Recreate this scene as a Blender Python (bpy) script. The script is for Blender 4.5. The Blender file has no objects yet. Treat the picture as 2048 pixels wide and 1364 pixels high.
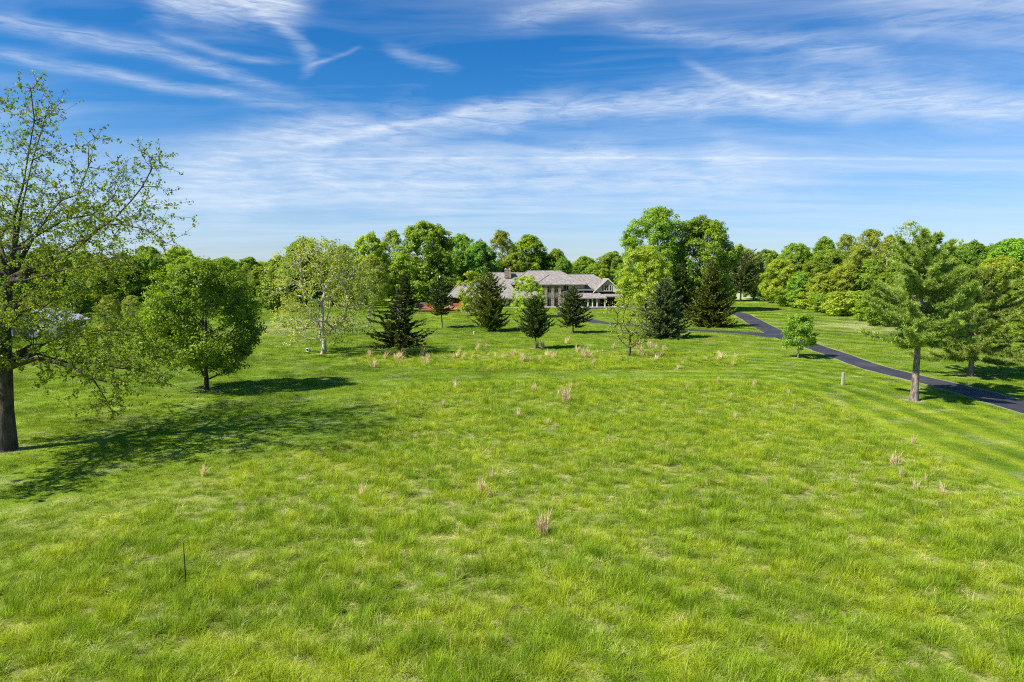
import bpy, math, random
import numpy as np

# ------------------------------------------------------------------ camera, sky, sun, exposure
scene = bpy.context.scene
COL = scene.collection
H = 9.5                       # the drone's height above the meadow
F = 1365.3                    # focal length in photo pixels (24 mm on a 36 mm wide frame)
PITCH = math.atan((682 - 545) / F)
cam_d = bpy.data.cameras.new('camera')
cam_d.lens = 24.0; cam_d.sensor_width = 36.0; cam_d.clip_start = 0.1; cam_d.clip_end = 20000
cam = bpy.data.objects.new('camera', cam_d); COL.objects.link(cam)
cam.location = (0, 0, H); cam.rotation_euler = (math.pi / 2 - PITCH, 0, 0)
scene.camera = cam
scene.view_settings.view_transform = 'Standard'
scene.view_settings.look = 'None'
scene.view_settings.gamma = 1.0
scene.view_settings.exposure = 0.85
scene.cycles.use_adaptive_sampling = True
scene.cycles.adaptive_threshold = 0.02
scene.cycles.use_denoising = False
scene.cycles.filter_width = 1.1
scene.cycles.sample_clamp_indirect = 4.0
scene.cycles.max_bounces = 4
scene.cycles.diffuse_bounces = 2
scene.cycles.transmission_bounces = 3
scene.cycles.transparent_max_bounces = 6
scene.cycles.caustics_reflective = False
scene.cycles.caustics_refractive = False

SUN_EL = math.radians(46)
SHADOW = np.array([0.90, 0.43])           # direction shadows fall on the ground
SHADOW /= np.linalg.norm(SHADOW)
sun_d = bpy.data.lights.new('sun', 'SUN'); sun_d.energy = 4.6; sun_d.angle = math.radians(0.53)
sun_d.color = (1.0, 0.94, 0.84)
sun = bpy.data.objects.new('sun', sun_d); COL.objects.link(sun)
sdir = np.array([SHADOW[0] * math.cos(SUN_EL), SHADOW[1] * math.cos(SUN_EL), -math.sin(SUN_EL)])
from mathutils import Vector, Matrix
sun.rotation_euler = Vector(sdir).to_track_quat('-Z', 'Y').to_euler()

world = bpy.data.worlds.new('World'); scene.world = world; world.use_nodes = True
wt = world.node_tree; wt.nodes.clear()
world.cycles.sampling_method = 'MANUAL'; world.cycles.sample_map_resolution = 256


class NT:
    """short-hand for building node trees"""
    def __init__(s, t): s.t = t
    def new(s, typ, **kw):
        n = s.t.nodes.new(typ)
        for k, v in kw.items(): setattr(n, k, v)
        return n
    def put(s, sock, v):
        if isinstance(v, bpy.types.NodeSocket): s.t.links.new(v, sock)
        elif v is not None: sock.default_value = v
    def m(s, op, a, b=None, c=None, clamp=False):
        n = s.new('ShaderNodeMath', operation=op); n.use_clamp = clamp
        for i, v in enumerate((a, b, c)): s.put(n.inputs[i], v)
        return n.outputs[0]
    def noise(s, vec, scale, detail=4.0, rough=0.55, dist=0.0, lac=2.0):
        n = s.new('ShaderNodeTexNoise')
        s.put(n.inputs['Vector'], vec); s.put(n.inputs['Scale'], scale); n.inputs['Detail'].default_value = detail
        n.inputs['Roughness'].default_value = rough; n.inputs['Distortion'].default_value = dist
        n.inputs['Lacunarity'].default_value = lac
        return n.outputs['Fac']
    def comb(s, x, y, z=0.0):
        n = s.new('ShaderNodeCombineXYZ')
        for i, v in enumerate((x, y, z)): s.put(n.inputs[i], v)
        return n.outputs[0]
    def ramp(s, v, a, b, lo=0.0, hi=1.0, smooth=True):
        n = s.new('ShaderNodeMapRange'); n.interpolation_type = 'SMOOTHSTEP' if smooth else 'LINEAR'
        s.put(n.inputs['Value'], v)
        for i, q in zip((1, 2, 3, 4), (a, b, lo, hi)): s.put(n.inputs[i], q)
        return n.outputs[0]
    def mix(s, f, a, b, blend='MIX'):
        n = s.new('ShaderNodeMix'); n.data_type = 'RGBA'; n.blend_type = blend
        s.put(n.inputs[0], f)
        for sock, v in ((n.inputs[6], a), (n.inputs[7], b)):
            if isinstance(v, tuple): sock.default_value = v if len(v) == 4 else (*v, 1)
            else: s.put(sock, v)
        return n.outputs[2]
    def mapping(s, vec, rot=(0, 0, 0), scale=(1, 1, 1), loc=(0, 0, 0)):
        n = s.new('ShaderNodeMapping'); s.put(n.inputs[0], vec)
        n.inputs['Location'].default_value = loc; n.inputs['Rotation'].default_value = rot; n.inputs['Scale'].default_value = scale
        return n.outputs[0]


def px_dir(px, py):
    """azimuth (right of straight ahead) and elevation in degrees of a photo pixel"""
    t, u = (682 - py) / F, (px - 1024) / F
    d = np.array([u, math.cos(PITCH) + t * math.sin(PITCH), -math.sin(PITCH) + t * math.cos(PITCH)])
    d /= np.linalg.norm(d)
    return math.degrees(math.atan2(d[0], d[1])), math.degrees(math.asin(d[2]))


def build_sky():
    q = NT(wt)
    sky = q.new('ShaderNodeTexSky', sky_type='NISHITA'); sky.sun_disc = False
    sky.sun_elevation = SUN_EL
    sky.sun_rotation = math.atan2(-SHADOW[0], -SHADOW[1])
    sky.altitude = 300; sky.air_density = 1.0; sky.dust_density = 0.35; sky.ozone_density = 3.0
    tc = q.new('ShaderNodeTexCoord')
    sep = q.new('ShaderNodeSeparateXYZ'); wt.links.new(tc.outputs['Generated'], sep.inputs[0])
    x, y, z = sep.outputs
    zz = q.m('ADD', q.m('MAXIMUM', z, 0.0), 0.06)
    P = q.comb(q.m('DIVIDE', x, zz), q.m('DIVIDE', y, zz))      # the cirrus sheet seen in perspective
    az = q.m('MULTIPLY', q.m('ARCTAN2', x, y), 57.2958)
    el = q.m('MULTIPLY', q.m('ARCSINE', z), 57.2958)
    hs = q.new('ShaderNodeHueSaturation'); hs.inputs['Saturation'].default_value = 1.42
    hs.inputs['Value'].default_value = 1.0
    wt.links.new(sky.outputs[0], hs.inputs['Color'])
    blue = q.mix(1.0, hs.outputs[0], q.mix(q.ramp(el, 0.0, 14.0), (.66, .74, 1.0), (.66, .84, .98)), 'MULTIPLY')
    # warp for all wisps
    w1 = q.noise(P, 0.55, 3.0); w2 = q.noise(q.mapping(P, loc=(7.3, 2.1, 0)), 0.55, 3.0)
    wx = q.m('MULTIPLY', q.m('SUBTRACT', w1, 0.5), 1.1); wy = q.m('MULTIPLY', q.m('SUBTRACT', w2, 0.5), 1.1)
    sp = q.new('ShaderNodeSeparateXYZ'); wt.links.new(P, sp.inputs[0])
    PW = q.comb(q.m('ADD', sp.outputs[0], wx), q.m('ADD', sp.outputs[1], wy))
    # general fibres: long along one direction of the sheet
    fib1 = q.noise(q.mapping(PW, rot=(0, 0, math.radians(-28)), scale=(0.35, 2.0, 1)), 1.3, 6.0, 0.62)
    fib2 = q.noise(q.mapping(PW, rot=(0, 0, math.radians(12)), scale=(0.3, 2.0, 1), loc=(3, 9, 0)), 1.1, 6.0, 0.6)
    broad = q.noise(q.mapping(PW, scale=(0.5, 1.0, 1), loc=(1.7, 4.4, 0)), 0.5, 4.0, 0.5)
    veil = q.m('MULTIPLY', q.ramp(broad, 0.32, 0.74), q.ramp(fib1, 0.28, 0.80))
    veil2 = q.m('MULTIPLY', q.ramp(fib2, 0.38, 0.84), 0.5)
    # more sheet is crossed low down: haze and veil thicken towards the horizon
    low = q.ramp(el, 14.0, 3.0, 0.0, 1.0)
    cloud = q.m('ADD', q.m('MULTIPLY', veil, 0.46), q.m('MULTIPLY', veil2, 0.42))
    lowsheet = q.m('MULTIPLY', low, q.ramp(q.noise(q.mapping(PW, scale=(0.22, 1.2, 1), loc=(5, 1, 0)), 0.9, 5.0, 0.6), 0.28, 0.70, 0.30, 1.0))
    cloud = q.m('ADD', cloud, q.m('MULTIPLY', lowsheet, 0.60))

    AE = q.comb(az, el)
    WOB = q.m('SUBTRACT', q.noise(AE, 0.16, 2.0), 0.5)
    GRAIN = [q.noise(q.mapping(AE, rot=(0, 0, -.06), scale=(0.30, 1.9, 1)), 1.0, 7.0, 0.66, 0.9), q.noise(q.mapping(AE, rot=(0, 0, .30), scale=(0.30, 2.2, 1), loc=(3, 8, 0)), 1.0, 7.0, 0.66, 0.9)]

    def band(p0, p1, p2, w, s, grain=0.8, fade=6.0, noise_scale=0.35, seed=0.0):
        """a wispy cloud bank along a curve through three photo pixels, given as azimuth and elevation"""
        nonlocal cloud
        A = [px_dir(*p) for p in (p0, p1, p2)]
        a, b, c = np.polyfit([v[0] for v in A], [v[1] for v in A], 2)
        e0 = q.m('ADD', q.m('MULTIPLY', q.m('ADD', q.m('MULTIPLY', az, float(a)), float(b)), az), float(c))
        wob = q.m('MULTIPLY', WOB, w * 2.2 * (1 if int(seed) % 3 else -1))
        d = q.m('ABSOLUTE', q.m('DIVIDE', q.m('ADD', q.m('SUBTRACT', el, e0), wob), w))
        g = q.m('POWER', 2.718, q.m('MULTIPLY', q.m('MULTIPLY', d, d), -1.0))
        a0, a1 = min(A[0][0], A[2][0]), max(A[0][0], A[2][0])
        g = q.m('MULTIPLY', g, q.ramp(az, a0 - fade * .3, a0 + fade))
        g = q.m('MULTIPLY', g, q.ramp(az, a1 + fade * .3, a1 - fade))
        n = GRAIN[0 if p2[1] < p0[1] + 20 else 1]
        g = q.m('MULTIPLY', g, q.ramp(n, 0.5 - .35 * grain, 0.5 + .3 * grain, 1 - grain, 1.0))
        cloud = q.m('ADD', cloud, q.m('MULTIPLY', g, s))
    band((760, 268), (1300, 205), (2300, 240), 1.15, 0.62, 0.7, 8, seed=1.0)
    band((1380, 165), (1700, 160), (2200, 215), 1.6, 0.24, 0.9, 6, seed=2.0)
    band((-200, 10), (250, 90), (620, 200), 0.55, 0.46, 0.7, 6, seed=3.0)
    band((-150, 80), (300, 165), (620, 215), 0.42, 0.44, 0.7, 6, seed=4.0)
    band((280, -30), (450, 2), (640, -10), 1.5, 0.85, 0.7, 3, seed=5.0)
    band((300, 330), (600, 285), (860, 235), 1.9, 0.60, 0.75, 7, seed=6.0)
    band((150, 420), (900, 360), (1700, 350), 2.0, 0.60, 0.7, 10, seed=7.0)
    band((980, 50), (1130, 15), (1330, -20), 0.8, 0.45, 0.9, 4, seed=8.0)
    band((1200, 50), (1450, 75), (1800, 95), 0.7, 0.36, 0.8, 5, seed=9.0)
    band((1650, 30), (1900, 15), (2250, 40), 1.8, 0.32, 0.8, 6, seed=10.0)
    band((420, 321), (1000, 316), (2150, 324), 0.10, 0.30, 0.6, 8, seed=11.0)
    band((540, 305), (760, 258), (1100, 205), 0.35, 0.34, 0.7, 5, seed=13.0)
    band((1360, 120), (1470, 170), (1620, 205), 0.35, 0.34, 0.8, 2, seed=14.0)
    band((760, 90), (840, 118), (930, 140), 0.5, 0.30, 0.8, 2, seed=16.0)
    band((300, 60), (480, 115), (590, 125), 0.28, 0.30, 0.7, 3, seed=17.0)
    band((606, 134), (665, 116), (722, 93), 0.16, 0.30, 0.8, 0.9, seed=12.0)
    # the hook of thicker cirrus that hangs from the top left bank
    for pp, w, st in ((((540, 40), (606, 95), (600, 165)), .7, .26), (((575, 55), (618, 90), (622, 120)), .4, .12)):
        A = [px_dir(*p) for p in pp]
        a, b, c = np.polyfit([v[1] for v in A], [v[0] for v in A], 2)
        a0 = q.m('ADD', q.m('MULTIPLY', q.m('ADD', q.m('MULTIPLY', el, float(a)), float(b)), el), float(c))
        d = q.m('DIVIDE', q.m('ADD', q.m('SUBTRACT', az, a0), q.m('MULTIPLY', WOB, 1.2)), w)
        gg = q.m('POWER', 2.718, q.m('MULTIPLY', q.m('MULTIPLY', d, d), -1.0))
        gg = q.m('MULTIPLY', gg, q.m('MULTIPLY', q.ramp(el, A[2][1] - .6, A[2][1] + 1.4), q.ramp(el, A[0][1] + 1.5, A[0][1] - .5)))
        cloud = q.m('ADD', cloud, q.m('MULTIPLY', q.m('MULTIPLY', gg, q.ramp(GRAIN[1], .25, .7, .25, 1.0)), st))
    cloud = q.m('MULTIPLY', q.m('SUBTRACT', cloud, 0.07), 0.88)
    cloud = q.m('MINIMUM', q.m('MAXIMUM', cloud, 0.0), 0.92)
    cloud = q.m('MULTIPLY', cloud, q.ramp(el, 0.0, 2.5, 0.75, 1.0))
    # cirrus is white in sunlight; a little bluish through the air low down
    cc = q.mix(q.ramp(el, 14.0, 1.0), (6.5, 7.0, 7.6), (4.4, 5.5, 6.8))
    out = q.mix(cloud, blue, cc)
    bg = q.new('ShaderNodeBackground'); wt.links.new(out, bg.inputs[0]); bg.inputs[1].default_value = 0.078
    o = q.new('ShaderNodeOutputWorld'); wt.links.new(bg.outputs[0], o.inputs[0])


build_sky()

# ------------------------------------------------------------------ helpers
RNG = np.random.default_rng(7)


def _hash(ix, iy, s):
    h = (ix * 374761393 + iy * 668265263 + s * 1442695041).astype(np.int64) & 0x7fffffff
    h = ((h ^ (h >> 13)) * 1274126177) & 0x7fffffff
    return ((h ^ (h >> 16)) & 0xffff) / 65535.0


def vnoise(x, y, s=0):
    x = np.asarray(x, float); y = np.asarray(y, float)
    ix, iy = np.floor(x).astype(np.int64), np.floor(y).astype(np.int64)
    fx, fy = x - ix, y - iy
    fx, fy = fx * fx * (3 - 2 * fx), fy * fy * (3 - 2 * fy)
    a, b = _hash(ix, iy, s), _hash(ix + 1, iy, s)
    c, d = _hash(ix, iy + 1, s), _hash(ix + 1, iy + 1, s)
    return (a * (1 - fx) + b * fx) * (1 - fy) + (c * (1 - fx) + d * fx) * fy


def fbm(x, y, s=0, oct=4):
    v, amp, tot = 0, 1.0, 0
    for k in range(oct):
        v = v + amp * vnoise(np.asarray(x) * 2 ** k, np.asarray(y) * 2 ** k, s + k); tot += amp; amp *= .5
    return v / tot


def sstep(a, b, x):
    t = np.clip((np.asarray(x, float) - a) / (b - a), 0, 1)
    return t * t * (3 - 2 * t)


def terrain(x, y):
    x = np.asarray(x, float); y = np.asarray(y, float)
    near_house = np.exp(-((x - 6) / 38) ** 2 - ((y - 176) / 22) ** 2)
    n = (fbm(x / 46 + 3.3, y / 46 + 8.1, 11, 3) - .5) * 0.9
    n = n * sstep(400, 150, np.hypot(x, y)) * (1 - near_house) * sstep(12, 40, y)
    rise = 0.9 * sstep(105, 165, y)
    right = 1.6 * sstep(60, 115, x) * sstep(70, 140, y)
    return rise + n + right


def px_ray(px, py):
    t, u = (682 - py) / F, (px - 1024) / F
    k = math.cos(PITCH) + t * math.sin(PITCH)
    return u / k, (-math.sin(PITCH) + t * math.cos(PITCH)) / k      # dx/dy, dz/dy


def at(px, py, Y):
    a, b = px_ray(px, py)
    return np.array([a * Y, Y, H + b * Y])


def ground(px, py):
    """where the ground seen at a photo pixel lies"""
    a, b = px_ray(px, py)
    lo, hi = 5.0, 1500.0
    ys = np.concatenate([np.arange(5, 300, .25), np.arange(300, 1500, 2)])
    g = H + b * ys - terrain(a * ys, ys)
    k = np.argmax(g < 0)
    if g[k] >= 0: k = len(ys) - 1
    Y = ys[k]
    return np.array([a * Y, Y, float(terrain(a * Y, Y))])


def tag(o, label=None, cat=None, group=None, kind=None):
    if label: o['label'] = label
    if cat: o['category'] = cat
    if group: o['group'] = group
    if kind: o['kind'] = kind
    return o


def empty(name, loc):
    o = bpy.data.objects.new(name, None); COL.objects.link(o); o.location = tuple(float(v) for v in loc); o.empty_display_size = .3
    return o


def np_mesh(name, V, F_, mats, attrs=None, fattrs=None, matidx=None, smooth=False):
    """mesh from numpy: V (n,3), F_ list of (m,k) arrays"""
    me = bpy.data.meshes.new(name)
    V = np.asarray(V, np.float32)
    F_ = [np.asarray(f, np.int32) for f in F_ if len(f)]
    nl = sum(f.size for f in F_); nf = sum(len(f) for f in F_)
    me.vertices.add(len(V)); me.vertices.foreach_set('co', V.ravel())
    me.loops.add(nl); me.polygons.add(nf)
    me.loops.foreach_set('vertex_index', np.concatenate([f.ravel() for f in F_]))
    tot = np.concatenate([np.full(len(f), f.shape[1], np.int32) for f in F_])
    me.polygons.foreach_set('loop_start', np.concatenate([[0], np.cumsum(tot)[:-1]]).astype(np.int32))
    if matidx is not None: me.polygons.foreach_set('material_index', np.asarray(matidx, np.int32))
    if smooth: me.polygons.foreach_set('use_smooth', np.ones(nf, bool))
    for k, v in (attrs or {}).items():
        a = me.attributes.new(k, 'FLOAT', 'POINT'); a.data.foreach_set('value', np.asarray(v, np.float32))
    for k, v in (fattrs or {}).items():
        a = me.attributes.new(k, 'FLOAT', 'FACE'); a.data.foreach_set('value', np.asarray(v, np.float32))
    me.update(calc_edges=True); me.validate()
    for m in mats: me.materials.append(m)
    return me


def link(name, me, parent=None):
    o = bpy.data.objects.new(name, me); COL.objects.link(o)
    if parent is not None: o.parent = parent
    return o


class MB:
    """collects boxes, prisms and tubes for small built things; world coordinates"""
    def __init__(s): s.v = []; s.f = []
    def poly(s, pts):
        n = len(s.v); s.v += [tuple(map(float, p)) for p in pts]; s.f.append(tuple(range(n, n + len(pts)))); return s
    def mesh(s, pts, faces):
        n = len(s.v); s.v += [tuple(map(float, p)) for p in pts]; s.f += [tuple(n + i for i in f) for f in faces]; return s
    def box(s, x0, x1, y0, y1, z0, z1):
        p = [(x0, y0, z0), (x1, y0, z0), (x1, y1, z0), (x0, y1, z0), (x0, y0, z1), (x1, y0, z1), (x1, y1, z1), (x0, y1, z1)]
        return s.mesh(p, [(0, 3, 2, 1), (4, 5, 6, 7), (0, 1, 5, 4), (1, 2, 6, 5), (2, 3, 7, 6), (3, 0, 4, 7)])
    def tube(s, pts, rad, n=8):
        pts = [np.array(p, float) for p in pts]
        rad = [rad] * len(pts) if np.isscalar(rad) else rad
        base = len(s.v)
        for i, p in enumerate(pts):
            d = pts[min(i + 1, len(pts) - 1)] - pts[max(i - 1, 0)]; d = d / np.linalg.norm(d)
            u = np.cross(d, (0, 0, 1) if abs(d[2]) < .9 else (1, 0, 0)); u /= np.linalg.norm(u); w = np.cross(d, u)
            for k in range(n):
                a = 2 * math.pi * k / n; s.v.append(tuple(p + rad[i] * (math.cos(a) * u + math.sin(a) * w)))
        for i in range(len(pts) - 1):
            for k in range(n):
                a, b = base + i * n + k, base + i * n + (k + 1) % n
                s.f.append((a, a + n, b + n, b))
        s.f.append(tuple(base + k for k in range(n)))
        s.f.append(tuple(base + (len(pts) - 1) * n + k for k in reversed(range(n))))
        return s
    def build(s, name, mat, parent=None, root=None, smooth=False):
        off = np.array((root or parent).location) if (root or parent) else np.zeros(3)
        me = bpy.data.meshes.new(name)
        me.from_pydata([tuple(np.array(p) - off) for p in s.v], [], s.f); me.materials.append(mat)
        if smooth: me.polygons.foreach_set('use_smooth', [True] * len(me.polygons))
        me.update()
        return link(name, me, parent)


# ------------------------------------------------------------------ materials
def new_mat(name):
    m = bpy.data.materials.new(name); m.use_nodes = True; m.node_tree.nodes.clear()
    return m, NT(m.node_tree)


def finish(q, shader):
    o = q.new('ShaderNodeOutputMaterial'); q.t.links.new(shader, o.inputs[0])


def leaf_mat(name, dark, light, trans=0.35, gloss=0.05, tint=None):
    """foliage: each leaf its own shade between two greens, light passing through it"""
    m, q = new_mat(name)
    a = q.new('ShaderNodeAttribute', attribute_name='var')
    oi = q.new('ShaderNodeObjectInfo')
    geo = q.new('ShaderNodeNewGeometry')
    n = q.noise(geo.outputs['Position'], 0.5, 2.0)
    f = q.m('ADD', a.outputs['Fac'], q.m('MULTIPLY', q.m('SUBTRACT', n, .5), 0.7), clamp=True)
    c = q.mix(f, dark, light)
    hs = q.new('ShaderNodeHueSaturation'); q.t.links.new(c, hs.inputs['Color'])
    q.put(hs.inputs['Hue'], q.m('ADD', 0.488, q.m('MULTIPLY', oi.outputs['Random'], 0.024)))
    q.put(hs.inputs['Value'], q.m('ADD', 0.85, q.m('MULTIPLY', oi.outputs['Random'], 0.3)))
    c = hs.outputs[0]
    d = q.new('ShaderNodeBsdfDiffuse'); q.t.links.new(c, d.inputs[0])
    t = q.new('ShaderNodeBsdfTranslucent'); q.t.links.new(q.mix(1.0, c, (1.15, 1.1, .55, 1), 'MULTIPLY'), t.inputs[0])
    g = q.new('ShaderNodeBsdfGlossy'); g.inputs['Roughness'].default_value = .5; g.inputs[0].default_value = (.8, .85, .8, 1)
    s1 = q.new('ShaderNodeMixShader'); s1.inputs[0].default_value = trans
    q.t.links.new(d.outputs[0], s1.inputs[1]); q.t.links.new(t.outputs[0], s1.inputs[2])
    s2 = q.new('ShaderNodeMixShader'); s2.inputs[0].default_value = gloss * .5
    q.t.links.new(s1.outputs[0], s2.inputs[1]); q.t.links.new(g.outputs[0], s2.inputs[2])
    finish(q, s2.outputs[0])
    return m


def simple_mat(name, col, col2=None, scale=3.0, rough=.8, bump=0.0, stretch=(1, 1, 1), metal=0.0, spec=.3, detail=5):
    m, q = new_mat(name)
    tc = q.new('ShaderNodeTexCoord')
    v = q.mapping(tc.outputs['Object'], scale=stretch)
    n = q.noise(v, scale, detail, .6)
    c = q.mix(q.ramp(n, .3, .7), col, col2 or tuple(.7 * k for k in col))
    b = q.new('ShaderNodeBsdfPrincipled'); q.t.links.new(c, b.inputs['Base Color'])
    b.inputs['Roughness'].default_value = rough; b.inputs['Metallic'].default_value = metal
    b.inputs['Specular IOR Level'].default_value = spec
    if bump:
        bp = q.new('ShaderNodeBump'); bp.inputs['Strength'].default_value = bump; bp.inputs['Distance'].default_value = .05
        q.t.links.new(n, bp.inputs['Height']); q.t.links.new(bp.outputs[0], b.inputs['Normal'])
    finish(q, b.outputs[0])
    return m


GREEN_D, GREEN_L, YEL, DRY = (.066, .143, .009), (.208, .325, .017), (.335, .390, .024), (.64, .57, .36)


def grass_color(q, dry, shade, yel):
    c = q.mix(shade, GREEN_D, GREEN_L)
    c = q.mix(yel, c, YEL)
    return q.mix(dry, c, DRY)


def blade_mat(name, gain=1.0):
    """grass blades: shade and dryness come with each tuft from where it grows, plus its own variation"""
    m, q = new_mat(name)
    def inst(n):
        a = q.new('ShaderNodeAttribute', attribute_name=n); a.attribute_type = 'INSTANCER'; return a.outputs['Fac']
    var = q.new('ShaderNodeAttribute', attribute_name='var').outputs['Fac']
    dryb = q.new('ShaderNodeAttribute', attribute_name='dryb').outputs['Fac']
    dry = q.m('ADD', inst('dry'), dryb, clamp=True)
    dry = q.m('GREATER_THAN', dry, var) if False else q.m('MULTIPLY', dry, q.ramp(var, 0.0, 0.8, 0.75, 1.0))
    shade = q.m('ADD', q.m('MULTIPLY', inst('shade'), .75), q.m('MULTIPLY', var, .35), clamp=True)
    c = grass_color(q, dry, shade, q.m('MULTIPLY', inst('yel'), .8))
    if gain != 1: c = q.mix(1.0, c, (gain * 1.0, gain * 1.02, gain * .70, 1), 'MULTIPLY')
    d = q.new('ShaderNodeBsdfDiffuse'); q.t.links.new(c, d.inputs[0])
    t = q.new('ShaderNodeBsdfTranslucent'); q.t.links.new(q.mix(1.0, c, (1.1, 1.05, .6, 1), 'MULTIPLY'), t.inputs[0])
    g = q.new('ShaderNodeBsdfGlossy'); g.inputs['Roughness'].default_value = .42; g.inputs[0].default_value = (.9, .95, .85, 1)
    s1 = q.new('ShaderNodeMixShader'); s1.inputs[0].default_value = .35
    q.t.links.new(d.outputs[0], s1.inputs[1]); q.t.links.new(t.outputs[0], s1.inputs[2])
    s2 = q.new('ShaderNodeMixShader'); s2.inputs[0].default_value = .006
    q.t.links.new(s1.outputs[0], s2.inputs[1]); q.t.links.new(g.outputs[0], s2.inputs[2])
    finish(q, s2.outputs[0])
    return m


def ground_mat():
    m, q = new_mat('turf')
    att = lambda n: q.new('ShaderNodeAttribute', attribute_name=n).outputs['Fac']
    geo = q.new('ShaderNodeNewGeometry')
    n1 = q.noise(geo.outputs['Position'], 2.2, 6.0, .7)
    n2 = q.noise(geo.outputs['Position'], .35, 4.0, .6)
    shade = q.m('ADD', att('shade'), q.m('ADD', q.m('MULTIPLY', q.m('SUBTRACT', n1, .5), .9), q.m('MULTIPLY', q.m('SUBTRACT', n2, .5), .5)), clamp=True)
    c = grass_color(q, q.m('MULTIPLY', att('dry'), q.ramp(n1, .3, .6)), shade, att('yel'))
    soil = q.mix(q.ramp(n1, .35, .65), (.050, .066, .010), (.33, .32, .13))
    c = q.mix(att('bare'), c, soil)
    b = q.new('ShaderNodeBsdfPrincipled'); q.t.links.new(c, b.inputs['Base Color'])
    b.inputs['Roughness'].default_value = .95; b.inputs['Specular IOR Level'].default_value = .1
    bp = q.new('ShaderNodeBump'); bp.inputs['Strength'].default_value = .5; bp.inputs['Distance'].default_value = .12
    q.t.links.new(n1, bp.inputs['Height']); q.t.links.new(bp.outputs[0], b.inputs['Normal'])
    finish(q, b.outputs[0])
    return m


def shake_mat():
    """weathered cedar shakes: courses and single shakes differ in grey"""
    m, q = new_mat('cedar_shakes')
    tc = q.new('ShaderNodeTexCoord')
    sp = q.new('ShaderNodeSeparateXYZ'); q.t.links.new(tc.outputs['Object'], sp.inputs[0])
    u = q.m('ADD', sp.outputs[0], q.m('MULTIPLY', sp.outputs[1], .37))
    b = q.new('ShaderNodeTexBrick'); q.t.links.new(q.comb(u, q.m('MULTIPLY', sp.outputs[2], 1.9), 0), b.inputs['Vector'])
    b.inputs['Color1'].default_value = (.185, .165, .148, 1); b.inputs['Color2'].default_value = (.42, .385, .35, 1)
    b.inputs['Mortar'].default_value = (.09, .075, .065, 1); b.inputs['Scale'].default_value = 1.0
    b.inputs['Mortar Size'].default_value = .035; b.inputs['Brick Width'].default_value = .34; b.inputs['Row Height'].default_value = .30
    b.inputs['Bias'].default_value = 0.0
    n = q.noise(tc.outputs['Object'], 1.6, 6, .7)
    c = q.mix(.5, b.outputs['Color'], q.mix(q.ramp(n, .3, .7), (.16, .142, .128), (.45, .41, .375)))
    bs = q.new('ShaderNodeBsdfPrincipled'); q.t.links.new(c, bs.inputs['Base Color']); bs.inputs['Roughness'].default_value = .85
    bp = q.new('ShaderNodeBump'); bp.inputs['Strength'].default_value = .6; bp.inputs['Distance'].default_value = .05
    q.t.links.new(b.outputs['Fac'], bp.inputs['Height']); bp.invert = True
    q.t.links.new(bp.outputs[0], bs.inputs['Normal'])
    finish(q, bs.outputs[0])
    return m


def stone_mat():
    m, q = new_mat('field_stone')
    tc = q.new('ShaderNodeTexCoord')
    v = q.new('ShaderNodeTexVoronoi'); v.inputs['Scale'].default_value = 2.6
    q.t.links.new(q.mapping(tc.outputs['Object'], scale=(1, 1, 1.8)), v.inputs['Vector'])
    sp = q.new('ShaderNodeSeparateColor'); q.t.links.new(v.outputs['Color'], sp.inputs[0])
    c = q.mix(sp.outputs[0], (.10, .065, .045), (.42, .30, .21))
    c = q.mix(q.m('MULTIPLY', sp.outputs[1], .5), c, (.30, .27, .25))
    b = q.new('ShaderNodeBsdfPrincipled'); q.t.links.new(c, b.inputs['Base Color']); b.inputs['Roughness'].default_value = .85
    finish(q, b.outputs[0])
    return m


def asphalt_mat():
    m, q = new_mat('asphalt')
    geo = q.new('ShaderNodeNewGeometry')
    n = q.noise(geo.outputs['Position'], 1.1, 6, .65); f = q.noise(geo.outputs['Position'], 30, 3, .7)
    c = q.mix(q.ramp(n, .3, .7), (.024, .025, .030), (.044, .044, .052))
    c = q.mix(q.m('MULTIPLY', q.ramp(f, .5, .8), .5), c, (.085, .085, .095))
    wear = q.noise(geo.outputs['Position'], .28, 5, .7)
    c = q.mix(q.m('MULTIPLY', q.ramp(wear, .45, .7), .55), c, (.085, .084, .088))
    b = q.new('ShaderNodeBsdfPrincipled'); q.t.links.new(c, b.inputs['Base Color']); b.inputs['Roughness'].default_value = .72
    b.inputs['Specular IOR Level'].default_value = .35
    finish(q, b.outputs[0])
    return m


def glass_mat():
    m, q = new_mat('window_glass')
    b = q.new('ShaderNodeBsdfPrincipled'); b.inputs['Base Color'].default_value = (.012, .014, .016, 1)
    b.inputs['Roughness'].default_value = .06; b.inputs['Specular IOR Level'].default_value = .6
    finish(q, b.outputs[0])
    return m


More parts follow.
